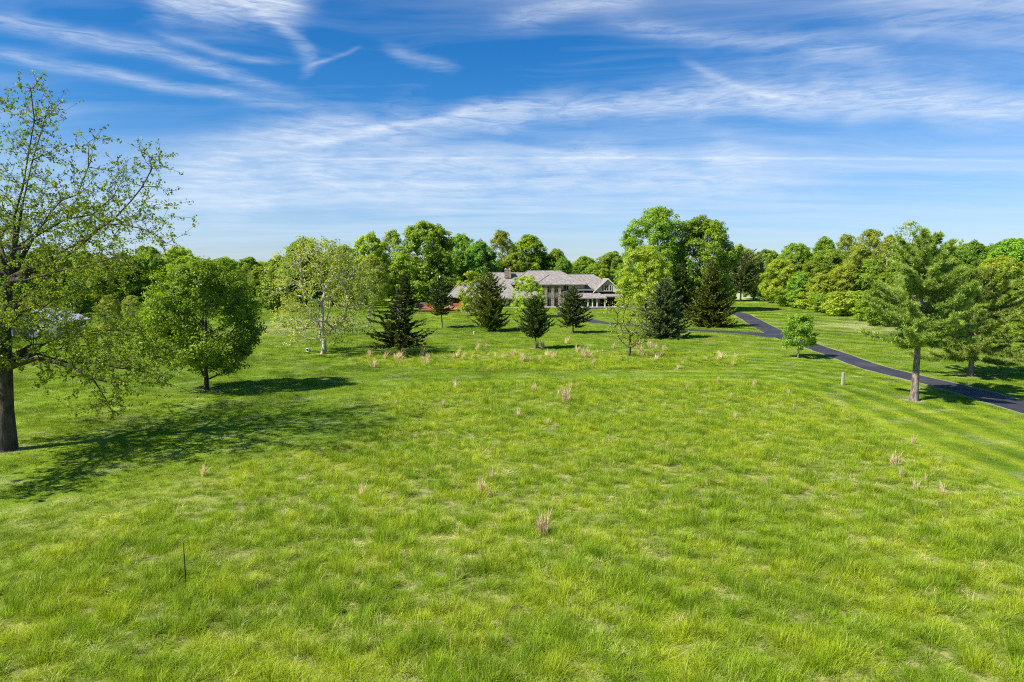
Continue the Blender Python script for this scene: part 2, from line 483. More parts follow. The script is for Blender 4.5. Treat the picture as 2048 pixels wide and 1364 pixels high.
MAT = dict(
    turf=ground_mat(), blade=blade_mat('lawn_blade'), tall_blade=blade_mat('meadow_blade', 1.34),
    shake=shake_mat(), stone=stone_mat(), asphalt=asphalt_mat(), glass=glass_mat(),
    cream=simple_mat('cream_render', (.62, .57, .46), (.54, .49, .39), 1.5),
    trim=simple_mat('cream_trim', (.72, .68, .58), (.64, .60, .50), 2.0, .6),
    brown=simple_mat('brown_timber', (.085, .05, .035), (.05, .03, .022), 3.0),
    deck=simple_mat('red_cedar_deck', (.42, .165, .085), (.33, .12, .06), 2.0, .7, stretch=(1, 6, 1)),
    grey_wood=simple_mat('grey_timber', (.23, .21, .20), (.15, .14, .135), 2.0, .85, stretch=(1, 1, 5)),
    post=simple_mat('weathered_post', (.40, .37, .29), (.26, .24, .19), 9.0, .9, .4, (1, 1, .15)),
    steel=simple_mat('rusty_steel', (.055, .042, .032), (.09, .06, .04), 20, .7, metal=.3),
    white=simple_mat('white_paint', (.80, .80, .78), (.72, .72, .70), 2.0, .5),
    shed_wall=simple_mat('shade_toned_siding', (.20, .22, .21), (.15, .17, .16), 1.0, .7),  # white shed wall in shadow: the shade is put into this grey-green
    siding=simple_mat('white_siding', (.74, .75, .76), (.66, .67, .68), 1.0, .6),
    metal_roof=simple_mat('pale_metal_roof', (.52, .54, .57), (.42, .44, .47), .5, .55, metal=.0),
    dark=simple_mat('dark_opening', (.015, .016, .018), (.03, .03, .03), 2.0, .9),
    concrete=simple_mat('pale_concrete', (.52, .49, .44), (.42, .40, .36), 1.0, .9),
    gravel=simple_mat('gravel_verge', (.33, .28, .20), (.22, .19, .12), 8.0, .95),
    slate=simple_mat('dark_shingle', (.10, .09, .09), (.15, .135, .13), 4.0, .85),
    bark_dark=simple_mat('dark_bark', (.105, .085, .068), (.026, .021, .018), 6.0, .95, .8, (1, 1, .25)),
    bark_grey=simple_mat('grey_bark', (.20, .175, .15), (.085, .075, .065), 6.0, .95, .8, (1, 1, .25)),
    bark_pine=simple_mat('pine_bark', (.34, .28, .23), (.085, .065, .055), 7.0, .95, 1.0, (1, 1, .35)),
    bark_pale=simple_mat('pale_sycamore_bark', (.55, .50, .43), (.24, .20, .16), 2.5, .9, .3, (1, 1, .5)),
    dry=leaf_mat('dry_grass', (.58, .46, .25), (.90, .77, .48), .35, .0),
)
L = dict(
    oak=leaf_mat('olive_young_leaf', (.110, .165, .012), (.300, .370, .026), .5),
    maple=leaf_mat('mid_green_leaf', (0.144, 0.286, 0.022), (0.427, 0.597, 0.045), .5),
    round=leaf_mat('sunny_maple_leaf', (.095, .230, .012), (.370, .560, .026), .5),
    bright=leaf_mat('fresh_green_leaf', (0.161, 0.316, 0.024), (0.402, 0.594, 0.046), .5),
    lime=leaf_mat('lime_leaf', (0.278, 0.392, 0.028), (0.529, 0.618, 0.050), .5),
    syc=leaf_mat('pale_sycamore_leaf', (.280, .345, .040), (.510, .580, .100), .5),
    deep=leaf_mat('deep_green_leaf', (0.105, 0.238, 0.019), (0.293, 0.488, 0.038), .48),
    olive=leaf_mat('olive_leaf', (.150, .262, .018), (.375, .490, .030), .5),
    pale=leaf_mat('pale_green_leaf', (0.234, 0.333, 0.033), (0.468, 0.544, 0.072), .5),
    dspruce=leaf_mat('dark_olive_spruce_needle', (.044, .070, .012), (.140, .172, .028), .2),
    cedar=leaf_mat('dark_cedar_needle', (.034, .062, .009), (.118, .160, .024), .2),
    spruce=leaf_mat('olive_spruce_needle', (0.075, 0.098, 0.013), (0.206, 0.225, 0.030), .22),
    bspruce=leaf_mat('grey_spruce_needle', (0.074, 0.108, 0.036), (0.198, 0.240, 0.079), .22),
    wpine=leaf_mat('soft_pine_needle', (.160, .250, .042), (.450, .550, .112), .42),
    spine=leaf_mat('grey_pine_needle', (.105, .145, .052), (.275, .325, .115), .3),
)

# ------------------------------------------------------------------ the ground and its zones
def P2(px, py): return ground(px, py)[:2]


FIELD = np.array([P2(-60, 1100), P2(300, 985), P2(560, 905), P2(800, 852), P2(740, 800), P2(820, 768), P2(1200, 760), P2(1520, 764), P2(1600, 784),
                  P2(1700, 824), P2(1900, 922), P2(2100, 1035), (30, 12.), (30, 4.), (-30, 4.)])
STRIP = np.array([P2(690, 722), P2(760, 706), P2(1000, 702), P2(1300, 704), P2(1480, 716), P2(1500, 730), P2(1300, 742), P2(1000, 740), P2(760, 736)])


def poly_sd(poly, x, y):
    """signed distance to a polygon, negative inside"""
    x = np.asarray(x, float); y = np.asarray(y, float)
    d = np.full(x.shape, 1e9); ins = np.zeros(x.shape, bool)
    n = len(poly)
    for i in range(n):
        ax, ay = poly[i]; bx, by = poly[(i + 1) % n]
        ex, ey = bx - ax, by - ay
        t = np.clip(((x - ax) * ex + (y - ay) * ey) / (ex * ex + ey * ey), 0, 1)
        d = np.minimum(d, np.hypot(x - ax - t * ex, y - ay - t * ey))
        c = (ay > y) != (by > y)
        with np.errstate(divide='ignore', invalid='ignore'):
            ins ^= c & (x < (bx - ax) * (y - ay) / (by - ay) + ax)
    return np.where(ins, -d, d)


def zones(x, y):
    """tall (0..1), dry, shade, yellow at ground points"""
    sdf = poly_sd(FIELD, x, y); sds = poly_sd(STRIP, x, y)
    wob = (fbm(x / 3, y / 3, 31, 3) - .5)
    left = sstep(-2, -12, x + .15 * (y - 20))                    # the left flank fades into lawn without an edge
    tall = sstep(.15 + 5 * left, -.15 - 6 * left, sdf + wob * (.22 + 5 * left))
    tall = np.maximum(tall, sstep(.6, -.8, sds + wob * 2.5))
    patch = fbm(x / .34, y / .34, 41, 3); big = fbm(x / 9, y / 9, 51, 3)
    dry = tall * sstep(.57, .74, patch) * sstep(.20, .60, big) * .95 * (.15 + .85 * sstep(55, 20, y))
    shade = .74 + 1.8 * (fbm(x / .7, y / .7, 61, 3) - .5) + .6 * (big - .5)
    yel = sstep(.45, .70, fbm(x / 1.4, y / 1.4, 71, 3)) * .65 + .25
    # mowing passes follow the edge of the meadow
    s = np.maximum(sdf, 0)
    ph = s / 2.3 + .25 * fbm(x / 8, y / 8, 81, 2)
    stripe = .12 * np.sin(2 * np.pi * ph * .5) + 1.5 * np.exp(-((ph % 1 - .5) / .17) ** 2) - .24
    w = (1 - tall) * sstep(24, 18, s) * sstep(30, 34, x + .0 * y + 20)
    w = w * np.where(x > 6, 1.0, .35)
    shade = np.where(tall > .5, shade, .40 + .50 * (shade - .5) + .9 * (fbm(x / 2.6, y / 2.6, 151, 3) - .5) + .3 * (fbm(x / 13, y / 13, 161, 2) - .5)) + w * .34 * stripe
    yel = np.where(tall > .5, yel, .20 + .6 * (fbm(x / 14, y / 14, 91, 3) - .5)) + w * .44 * stripe
    # bank right of the drive, mown in slanting passes
    bank = sstep(26, 40, x) * sstep(80, 95, y)
    st2 = np.sin(2 * np.pi * (x * .62 + y * .50) / 4.6 + .5 * fbm(x / 9, y / 9, 85, 2))
    shade = shade + bank * .22 * st2; yel = yel + bank * .28 * st2
    # thin, yellowed turf below the wood's edge and left of the pale sycamore
    for (px, py, rx, ry) in ((1735, 655, 9, 9), (600, 650, 9, 16)):
        c = P2(px, py)
        k = np.exp(-((x - c[0]) / rx) ** 2 - ((y - c[1]) / ry) ** 2) * sstep(.25, .55, fbm(x / 3.5, y / 3.5, 95, 3))
        dry = np.maximum(dry, .62 * k)
    dry = np.maximum(dry, (1 - tall) * .30 * sstep(.60, .78, fbm(x / 1.1, y / 1.1, 171, 3)))
    for (px, py, rad) in ((1828, 801, 1.1), (14, 902, 1.3), (413, 781, .9), (646, 708, 1.0), (799, 709, .8), (1071, 698, .7), (1258, 714, .6), (1596, 716, .6), (1146, 666, .8), (885, 656, .7), (1941, 752, 1.2), (1481, 603, 1.2)):
        c = P2(px, py); k = sstep(1.0, .35, np.hypot(x - c[0] + .2, y - c[1]) / rad + .5 * (vnoise(x * 2, y * 2, 97) - .5))
        dry = np.maximum(dry, .75 * k)
    return tall, dry, np.clip(shade, 0, 1), np.clip(yel, 0, 1)


def axis(core0, core1, step, far0, far1):
    a = list(np.arange(core0, core1 + 1e-6, step)); s = step
    while a[-1] < far1: s *= 1.25; a.append(a[-1] + s)
    s = step; b = []
    c = core0
    while c > far0: s *= 1.25; c -= s; b.append(c)
    return np.array(b[::-1] + a)


def build_ground():
    xs = axis(-95, 130, .8, -9000, 9000); ys = axis(8, 190, .8, -900, 12000)
    X, Y = np.meshgrid(xs, ys)
    x, y = X.ravel(), Y.ravel()
    tall, dry, shade, yel = zones(x, y)
    lump = (fbm(x / .9, y / .9, 15, 2) - .5) * .12 * tall
    V = np.stack([x, y, terrain(x, y) + lump], 1)
    nx, ny = len(xs), len(ys)
    i = (np.arange(ny - 1)[:, None] * nx + np.arange(nx - 1)[None]).ravel()
    Fq = np.stack([i, i + 1, i + nx + 1, i + nx], 1)
    bare = tall * .85
    me = np_mesh('meadow_ground', V, [Fq], [MAT['turf']], dict(dry=dry, shade=shade, yel=yel, bare=bare), smooth=True)
    o = link('meadow_ground', me); tag(o, 'green mown lawn and rough meadow reaching to the trees', kind='structure')


build_ground()


def ribbon(name, centre, widths, dz, mat, sub=8):
    """a strip of paving laid along a centre line on the terrain"""
    C = np.array(centre, float); n = len(C)
    pts = []; ws = []
    for i in range(n - 1):                                       # Catmull-Rom
        p0, p1, p2, p3 = C[max(i - 1, 0)], C[i], C[i + 1], C[min(i + 2, n - 1)]
        for k in range(sub):
            t = k / sub
            pts.append(.5 * ((2 * p1) + (-p0 + p2) * t + (2 * p0 - 5 * p1 + 4 * p2 - p3) * t * t + (-p0 + 3 * p1 - 3 * p2 + p3) * t ** 3))
            ws.append(widths[i] * (1 - t) + widths[i + 1] * t)
    pts.append(C[-1]); ws.append(widths[-1])
    pts = np.array(pts); ws = np.array(ws)
    d = np.gradient(pts, axis=0); d /= np.linalg.norm(d, axis=1)[:, None]
    nrm = np.stack([-d[:, 1], d[:, 0]], 1)
    rows = []
    K = 5
    for j in range(K):
        e = (j / (K - 1) - .5)
        rag = (fbm(np.arange(len(pts)) * .7, np.full(len(pts), j * 3.1), 5, 2) - .5) * .25 if j in (0, K - 1) else 0
        p = pts + nrm * ((ws * e) + rag)[:, None]
        rows.append(np.column_stack([p, terrain(p[:, 0], p[:, 1]) + dz]))
    V = np.concatenate(rows); m = len(pts)
    Fq = []
    for j in range(K - 1):
        a = j * m + np.arange(m - 1); Fq.append(np.stack([a, a + 1, a + m + 1, a + m], 1))
    me = np_mesh(name, V, [np.concatenate(Fq)], [mat], smooth=True)
    o = link(name, me); tag(o, kind='structure')
    return o, pts


def mid(lo, up): return (P2(*lo) + P2(*up)) / 2


main_c = [mid((2048, 828), (2048, 803)), mid((1910, 784), (1910, 768)), mid((1756, 746), (1756, 731)), mid((1688, 722), (1688, 708)), mid((1625, 698), (1620, 686)),
          mid((1567, 682), (1567, 665)), mid((1520, 659), (1530, 645)), mid((1490, 641), (1502, 632)), mid((1466, 630), (1474, 622)), P2(1420, 621), P2(1370, 617), P2(1290, 615.5), P2(1205, 616.5)]
main_c.insert(0, main_c[0] + (main_c[0] - main_c[1]) * 2.2)
main_w = [3.2, 3.1, 2.9, 2.8, 2.7, 2.7, 3.6, 3.4, 3.2, 3.4, 3.6, 4.0, 4.6, 4.8]
loop_c = [mid((1567, 682), (1560, 668)), P2(1500, 667.0), P2(1420, 662.6), P2(1350, 658.5), P2(1262, 651), P2(1205, 645.5), P2(1168, 640), P2(1138, 632), P2(1140, 623), P2(1170, 617.8), P2(1215, 616)]
loop_w = [4.2, 4.4, 3.8, 3.6, 3.6, 3.8, 4.4, 4.4, 4.6, 4.8, 4.8]
verge1, _ = ribbon('drive_verge', main_c, [w + .42 for w in main_w], .012, MAT['gravel'])
verge2, _ = ribbon('drive_verge', loop_c, [w + .36 for w in loop_w], .016, MAT['gravel'])
drive1, DRIVE_A = ribbon('driveway', main_c, main_w, .022, MAT['asphalt'])
drive2, DRIVE_B = ribbon('driveway', loop_c, loop_w, .027, MAT['asphalt'])
DRIVES = np.concatenate([DRIVE_A, DRIVE_B])
DW = 2.3

# ------------------------------------------------------------------ grass
HIDDEN = []


def proto_collection(name, meshes):
    c = bpy.data.collections.new(name)
    for i, me in enumerate(meshes):
        o = bpy.data.objects.new('%s_%02d' % (name, i), me); c.objects.link(o)
    return c


def scatter(name, pts, scl, rotz, idx, coll, attrs, tilt=None, label=None):
    """many small growing things as one object: points that carry a tuft each"""
    me = bpy.data.meshes.new(name)
    me.vertices.add(len(pts)); me.vertices.foreach_set('co', np.asarray(pts, np.float32).ravel())
    for k, v in attrs.items():
        a = me.attributes.new(k, 'FLOAT', 'POINT'); a.data.foreach_set('value', np.asarray(v, np.float32))
    a = me.attributes.new('rot', 'FLOAT_VECTOR', 'POINT')
    r = np.zeros((len(pts), 3), np.float32); r[:, 2] = rotz
    if tilt is not None: r[:, :2] = tilt
    a.data.foreach_set('vector', r.ravel())
    a = me.attributes.new('scl', 'FLOAT_VECTOR', 'POINT'); a.data.foreach_set('vector', np.asarray(scl, np.float32).ravel())
    a = me.attributes.new('idx', 'INT', 'POINT'); a.data.foreach_set('value', np.asarray(idx, np.int32))
    o = link(name, me)
    ng = bpy.data.node_groups.new(name, 'GeometryNodeTree')
    ng.interface.new_socket('Geometry', in_out='INPUT', socket_type='NodeSocketGeometry')
    ng.interface.new_socket('Geometry', in_out='OUTPUT', socket_type='NodeSocketGeometry')
    gi = ng.nodes.new('NodeGroupInput'); go = ng.nodes.new('NodeGroupOutput')
    ip = ng.nodes.new('GeometryNodeInstanceOnPoints'); ci = ng.nodes.new('GeometryNodeCollectionInfo')
    ci.inputs['Collection'].default_value = coll; ci.inputs['Separate Children'].default_value = True; ci.inputs['Reset Children'].default_value = True
    ng.links.new(gi.outputs[0], ip.inputs['Points']); ng.links.new(ci.outputs[0], ip.inputs['Instance'])
    ip.inputs['Pick Instance'].default_value = True
    def named(n, t):
        x = ng.nodes.new('GeometryNodeInputNamedAttribute'); x.data_type = t; x.inputs['Name'].default_value = n
        return x.outputs['Attribute']
    ng.links.new(named('idx', 'INT'), ip.inputs['Instance Index'])
    e2r = ng.nodes.new('FunctionNodeEulerToRotation'); ng.links.new(named('rot', 'FLOAT_VECTOR'), e2r.inputs[0])
    ng.links.new(e2r.outputs[0], ip.inputs['Rotation'])
    ng.links.new(named('scl', 'FLOAT_VECTOR'), ip.inputs['Scale'])
    ng.links.new(ip.outputs[0], go.inputs[0])
    md = o.modifiers.new('scatter', 'NODES'); md.node_group = ng
    tag(o, label, 'grass' if label else None, kind='stuff')
    return o


def tuft_mesh(name, n, rad, h0, h1, lean, width, seed, dry=0.0, seg=3, flat=0.0):
    """a tuft of bent, tapering blades"""
    r = np.random.default_rng(seed)
    ang = r.uniform(0, 2 * np.pi, n); rr = rad * np.sqrt(r.uniform(0, 1, n))
    bx, by = rr * np.cos(ang), rr * np.sin(ang)
    out = ang + r.normal(0, .8, n)
    ln = r.uniform(h0, h1, n); th = np.abs(r.normal(lean, .25, n)) * (.4 + .6 * rr / rad) + flat
    wdt = width * r.uniform(.7, 1.3, n)
    ts = np.linspace(0, 1, seg + 1)
    V = []; Fq = []; Ft = []
    side = np.stack([-np.sin(out + r.normal(0, .7, n)), np.cos(out), np.zeros(n)], 1)
    rows = []
    for t in ts:
        bend = th * (.35 + .65 * t) + .9 * th * t * t
        bend = np.minimum(bend, 2.1)
        hor = ln * t * np.sin(bend); ver = ln * t * np.cos(bend * .85)
        c = np.stack([bx + hor * np.cos(out), by + hor * np.sin(out), np.maximum(ver, .01 + .02 * t) - .02], 1)
        rows.append((c, wdt * (1 - t ** 1.7 * .98)))
    m = seg + 1
    for c, w in rows:
        V.append(c - side * w[:, None] / 2); V.append(c + side * w[:, None] / 2)
    V = np.concatenate(V)
    for k in range(seg):
        a = (2 * k) * n + np.arange(n); b = a + n; c2 = a + 2 * n; d = b + 2 * n
        Fq.append(np.stack([a, b, d, c2], 1))
    Fq = np.concatenate(Fq)
    var = np.tile(r.uniform(0, 1, n), seg)
    db = np.tile((r.uniform(0, 1, n) < dry) * .9, seg)
    return np_mesh(name, V, [Fq], [MAT['blade' if name == 'short' else 'tall_blade']], fattrs=dict(var=var, dryb=db))


def in_view(x, y, margin=60):
    k = (x / np.maximum(y, .1)) * F
    return np.abs(k) < 1024 + margin + 600 / np.maximum(y, 1)


def off_drive(x, y, w=DW):
    ok = np.ones(len(x), bool)
    for p in DRIVES: ok &= (x - p[0]) ** 2 + (y - p[1]) ** 2 > w * w
    return ok


def jitter_grid(x0, x1, y0, y1, step, rng):
    xs, ys = np.meshgrid(np.arange(x0, x1, step), np.arange(y0, y1, step))
    x = xs.ravel() + rng.uniform(-.5, .5, xs.size) * step * 1.2; y = ys.ravel() + rng.uniform(-.5, .5, xs.size) * step * 1.2
    k = in_view(x, y)
    return x[k], y[k]


def build_grass():
    rng = np.random.default_rng(21)
    tall_m = [tuft_mesh('tall', 70, .20, .22, .50, .55, .010, 1, .02), tuft_mesh('tall', 60, .22, .18, .42, .75, .011, 2, .03),
              tuft_mesh('tall', 80, .17, .26, .56, .45, .009, 3, .02), tuft_mesh('tall', 60, .25, .20, .46, .95, .010, 4, .05),
              tuft_mesh('tall', 50, .26, .25, .48, .6, .008, 5, .85, flat=.75), tuft_mesh('tall', 60, .24, .22, .44, .5, .008, 6, .6, flat=.9)]
    C = proto_collection('meadow_tuft', tall_m)
    xs, ys = [], []
    for (y0, y1, st) in ((11, 26, .20), (26, 45, .25), (45, 72, .34), (72, 100, .5)):
        x, y = jitter_grid(-75, 75, y0, y1, st, rng)
        xs.append(x); ys.append(y)
    x, y = np.concatenate(xs), np.concatenate(ys)
    tall, dry, shade, yel = zones(x, y)
    open_ = fbm(x / .30, y / .30, 141, 2)
    k = (tall > rng.uniform(.05, .95, len(x))) & off_drive(x, y) & (open_ > .36 + rng.uniform(-.04, .08, len(x)) - .25 * sstep(30, 70, y))
    x, y, dry, shade, yel, tl = x[k], y[k], dry[k], shade[k], yel[k], tall[k]
    n = len(x)
    cl = fbm(x / .5, y / .5, 101, 3)
    hgt = .26 + 1.05 * sstep(.25, .78, cl) + rng.normal(0, .10, n)
    hgt = hgt * (1 - .45 * dry) * (.45 + .55 * tl)
    big = 1 + .35 * sstep(26, 80, y)
    s = np.stack([big * rng.uniform(.85, 1.25, n), big * rng.uniform(.85, 1.25, n), np.clip(hgt, .3, 1.6) * (1 + .1 * (big - 1))], 1)
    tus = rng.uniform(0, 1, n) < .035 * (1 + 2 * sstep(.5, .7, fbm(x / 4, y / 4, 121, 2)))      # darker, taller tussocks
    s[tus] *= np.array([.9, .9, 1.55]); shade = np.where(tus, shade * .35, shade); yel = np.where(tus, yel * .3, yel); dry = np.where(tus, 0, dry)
    gap = fbm(x / .35, y / .35, 131, 2) > .66                                                       # low tufts in the gaps, shadow between tufts painted as darker green
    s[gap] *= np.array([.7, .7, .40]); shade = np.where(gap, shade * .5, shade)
    idx = rng.integers(0, 4, n)
    di = rng.uniform(0, 1, n) < np.clip(dry * 1.1 + .015, 0, .9)
    idx[di] = rng.integers(4, 6, di.sum())
    shade = np.clip(shade + rng.normal(0, .12, n), 0, 1); dry = np.clip(dry * .35 + rng.normal(0, .04, n), 0, 1)
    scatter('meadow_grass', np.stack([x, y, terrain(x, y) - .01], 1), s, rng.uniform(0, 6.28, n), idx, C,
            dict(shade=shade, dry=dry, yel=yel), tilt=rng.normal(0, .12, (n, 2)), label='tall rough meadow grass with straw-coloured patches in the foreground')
    # mown lawn
    short = [tuft_mesh('short', 130, .36, .05, .11, .7, .009, 11, .03, seg=2), tuft_mesh('short', 130, .36, .05, .10, .9, .010, 12, .05, seg=2),
             tuft_mesh('short', 130, .36, .06, .13, .6, .008, 13, .03, seg=2)]
    C2 = proto_collection('lawn_tuft', short)
    xs, ys = [], []; sc = []
    for (y0, y1, st, g) in ((18, 45, .30, 1.0), (45, 75, .42, 1.35), (75, 115, .70, 2.1), (115, 190, 1.1, 3.2)):
        x, y = jitter_grid(-150, 150, y0, y1, st, rng)
        xs.append(x); ys.append(y); sc.append(np.full(len(x), g))
    x, y, g = np.concatenate(xs), np.concatenate(ys), np.concatenate(sc)
    tall, dry, shade, yel = zones(x, y)
    k = (tall < rng.uniform(.05, .95, len(x))) & off_drive(x, y, 1.95) & ~house_zone(x, y)
    x, y, g, dry, shade, yel = x[k], y[k], g[k], dry[k], shade[k], yel[k]
    n = len(x)
    hz = 1 + .9 * sstep(.40, .7, fbm(x / 2.2, y / 2.2, 111, 3)) * np.where(x < 4, 1.3, .35)
    s = np.stack([g, g, np.minimum(g, 1.9) * hz * rng.uniform(.7, 1.2, n)], 1)
    scatter('lawn_grass', np.stack([x, y, terrain(x, y) - .01], 1), s, rng.uniform(0, 6.28, n), rng.integers(0, 3, n), C2,
            dict(shade=np.clip(shade + rng.normal(0, .07, n), 0, 1), dry=np.clip(dry, 0, 1), yel=yel), label='short mown lawn grass around the trees and along the drive')


def house_zone(x, y):
    return (x > -20) & (x < 30) & (y > 166.5) & (y < 195)


build_grass()
#@@TREES
# ------------------------------------------------------------------ trees
def unit(v): return v / np.maximum(np.linalg.norm(v, axis=-1, keepdims=True), 1e-9)


def mst(start, start_par, pts, bf):
    """grow a branching tree: join each crown point to the wood so that branches stay short and paths to the root stay direct"""
    N0 = len(start); P = np.concatenate([start, pts]); n = len(P)
    par = np.full(n, -1); path = np.zeros(n)
    for i in range(N0):
        par[i] = start_par[i]
        if par[i] >= 0: path[i] = path[par[i]] + np.linalg.norm(P[i] - P[par[i]]) * .8
    cost = np.full(n, 1e9); best = np.zeros(n, int); done = np.zeros(n, bool); done[:N0] = True
    order = list(range(N0))
    for i in range(N0):
        c = np.linalg.norm(P - P[i], axis=1) + bf * path[i]
        u = c < cost; cost[u] = c[u]; best[u] = i
    cost[:N0] = 1e9
    for _ in range(n - N0):
        k = int(np.argmin(np.where(done, 1e9, cost)))
        done[k] = True; par[k] = best[k]; path[k] = path[par[k]] + np.linalg.norm(P[k] - P[par[k]]); order.append(k)
        c = np.linalg.norm(P - P[k], axis=1) + bf * path[k]
        u = (c < cost) & ~done; cost[u] = c[u]; best[u] = k
    return P, par, order


def wood_mesh(name, P, par, order, r_root, r_tip, mat, expo=2.3, flare=1.0, smooth_it=1, n_trunk=0):
    n = len(P)
    kids = [[] for _ in range(n)]
    for k in order:
        if par[k] >= 0: kids[par[k]].append(k)
    P = P.copy()
    for _ in range(smooth_it):
        Q = P.copy()
        for k in order:
            if k >= n_trunk and par[k] >= 0 and kids[k]:
                Q[k] = .5 * P[k] + .25 * P[par[k]] + .25 * np.mean(P[kids[k]], 0)
        P = Q
    r = np.full(n, r_tip)
    for k in reversed(order):
        if kids[k]: r[k] = max(r_tip, sum(r[c] ** expo for c in kids[k]) ** (1 / expo))
    root = order[0]
    r = r_tip + (r - r_tip) * (r_root - r_tip) / max(r[root] - r_tip, 1e-6)
    V = []; F3 = []; base = 0
    Fq = []
    for k in order:
        if par[k] < 0: continue
        a, b = P[par[k]], P[k]
        d = b - a; ln = np.linalg.norm(d)
        if ln < 1e-4: continue
        d = d / ln
        ra = min(r[par[k]], r[k] * 1.5 + .004) if k >= n_trunk else r[par[k]] * (flare if par[k] == root else 1)
        rb = r[k]
        sides = 10 if ra > .12 else (6 if ra > .05 else (4 if ra > .025 else 3))
        u = np.cross(d, (0, 0, 1) if abs(d[2]) < .95 else (1, 0, 0)); u /= np.linalg.norm(u); w = np.cross(d, u)
        th = np.arange(sides) * 2 * np.pi / sides
        ring = np.cos(th)[:, None] * u + np.sin(th)[:, None] * w
        V.append(a + ring * ra - d * ra * .2); V.append(b + ring * rb + d * rb * .2)
        i = np.arange(sides); j = (i + 1) % sides
        Fq.append(np.stack([base + i, base + j, base + sides + j, base + sides + i], 1)); base += 2 * sides
    me = np_mesh(name, np.concatenate(V), [np.concatenate(Fq)], [mat], smooth=True)
    return me, P, kids, r


def leaf_quads(C, size, rng, out, var, droop=0.0, up=.5, aspect=.62):
    n = len(C)
    nrm = unit(out * .80 + np.array([0, 0, up]) + rng.normal(0, .46, (n, 3)))
    t = unit(np.cross(nrm, rng.normal(0, 1, (n, 3)))); b = np.cross(nrm, t)
    t[:, 2] -= droop; t = unit(t)
    s = size * rng.uniform(.65, 1.3, n)[:, None]
    fold = nrm * s * .14
    V = np.stack([C - t * s * .5, C + b * s * aspect * .5 + fold, C + t * s * .5, C - b * s * aspect * .5 + fold], 1).reshape(-1, 3)
    Fq = np.arange(4 * n).reshape(n, 4)
    return V, Fq, var


def crown_points(h, w, clear, shape, nl, nc, rng, lump=.42, asym=(0, 0)):
    """points in the crown: a set of boughs, each a lobe whose upper outside carries most of the foliage"""
    ch = h - clear
    t = (np.arange(nl) + .5) / nl + rng.normal(0, .03, nl); t = np.clip(t, .03, .97)
    if shape == 'round': R = np.sqrt(np.clip(1 - (2 * t - .92) ** 2 * .92, .02, 1))
    elif shape == 'oval': R = np.sqrt(np.clip(1 - (1.9 * t - .75) ** 2 * .85, .02, 1)) * .95
    elif shape == 'egg': R = np.sqrt(np.clip(1 - (1.55 * t - .52) ** 2, .03, 1)) * np.where(t < .12, .75 + 2 * t, 1)
    elif shape == 'cone': R = np.clip(1.05 - t, .05, 1) ** .75
    elif shape == 'vase': R = np.clip(.35 + 1.0 * t - .75 * np.clip(t - .7, 0, 1) * 2.2, .12, 1)
    else: R = np.sqrt(np.clip(1 - (1.5 * t - .45) ** 2, .03, 1))
    ang = np.arange(nl) * 2.399963 + rng.normal(0, .35, nl)
    rad = w / 2 * R * rng.uniform(.52, .84, nl)
    lr = np.minimum(w / 2 * lump * rng.uniform(.75, 1.25, nl), ch * .30)
    L_ = np.stack([rad * np.cos(ang) + asym[0] * t, rad * np.sin(ang) + asym[1] * t, clear + ch * t * .93], 1)
    L_[:, 2] = np.minimum(L_[:, 2], h - lr * .8)
    L_[:, 2] = np.maximum(L_[:, 2], clear + lr * .45)
    wgt = lr ** 2; k = rng.choice(nl, nc, p=wgt / wgt.sum())
    d = unit(rng.normal(0, 1, (nc, 3)) + np.array([0, 0, .35]) + unit(L_[k] - np.array([0, 0, clear + ch * .4])) * .55)
    rr = lr[k] * rng.uniform(.35, 1.0, nc) ** .5
    P = L_[k] + d * rr[:, None] * np.array([1, 1, .85])
    lobe_var = rng.uniform(0, 1, nl)[k]
    return P, d, lobe_var


def deciduous(h, w, clear, shape, seed, nl=22, nc=420, per=42, leaf=.34, blob=None, trunk_r=.25, bark='bark_dark', fol='maple', lump=.42, bf=.35, trunk_top=.55, up=.5, bend=0.0, asym=(0, 0), droop=0., flare=1.35):
    """meshes (wood, leaves) of one broadleaved tree standing at the origin"""
    rng = np.random.default_rng(seed)
    pts, out, lv = crown_points(h, w, clear, shape, nl, nc, rng, lump, asym)
    nt = 9
    tz = np.linspace(0, clear + (h - clear) * trunk_top, nt)
    wob = np.cumsum(rng.normal(0, .018 * h / nt * 2, (nt, 2)), 0); wob[0] = 0
    trunk = np.column_stack([wob[:, 0] + bend * (tz / h) ** 1.5 * h, wob[:, 1], tz]); trunk[0, 2] = -.25
    P, par, order = mst(trunk, [-1] + list(range(nt - 1)), pts, bf)
    wood, P2_, kids, r = wood_mesh('trunk', P, par, order, trunk_r, .012 + .0006 * h, MAT[bark], flare=flare, n_trunk=nt)
    pts = P2_[nt:]
    blob = blob or w * .055
    c = np.repeat(pts, per, 0); o = np.repeat(out, per, 0)
    off = rng.normal(0, 1, c.shape); off = unit(off) * (rng.uniform(0, 1, (len(c), 1)) ** .45) * blob * np.array([1, 1, .72])
    c = c + off + o * blob * .25
    ok = c[:, 2] > clear * .55
    var = np.clip(np.repeat(.45 * lv + .35 * rng.uniform(0, 1, len(lv)), per) + rng.normal(.08, .14, len(c)), 0, 1)
    o2 = unit(o * .6 + unit(off) * .6)
    V, Fq, var = leaf_quads(c[ok], leaf, rng, o2[ok], var[ok], droop, up)
    crown = np_mesh('crown', V, [Fq], [L[fol]], fattrs=dict(var=var))
    return wood, crown


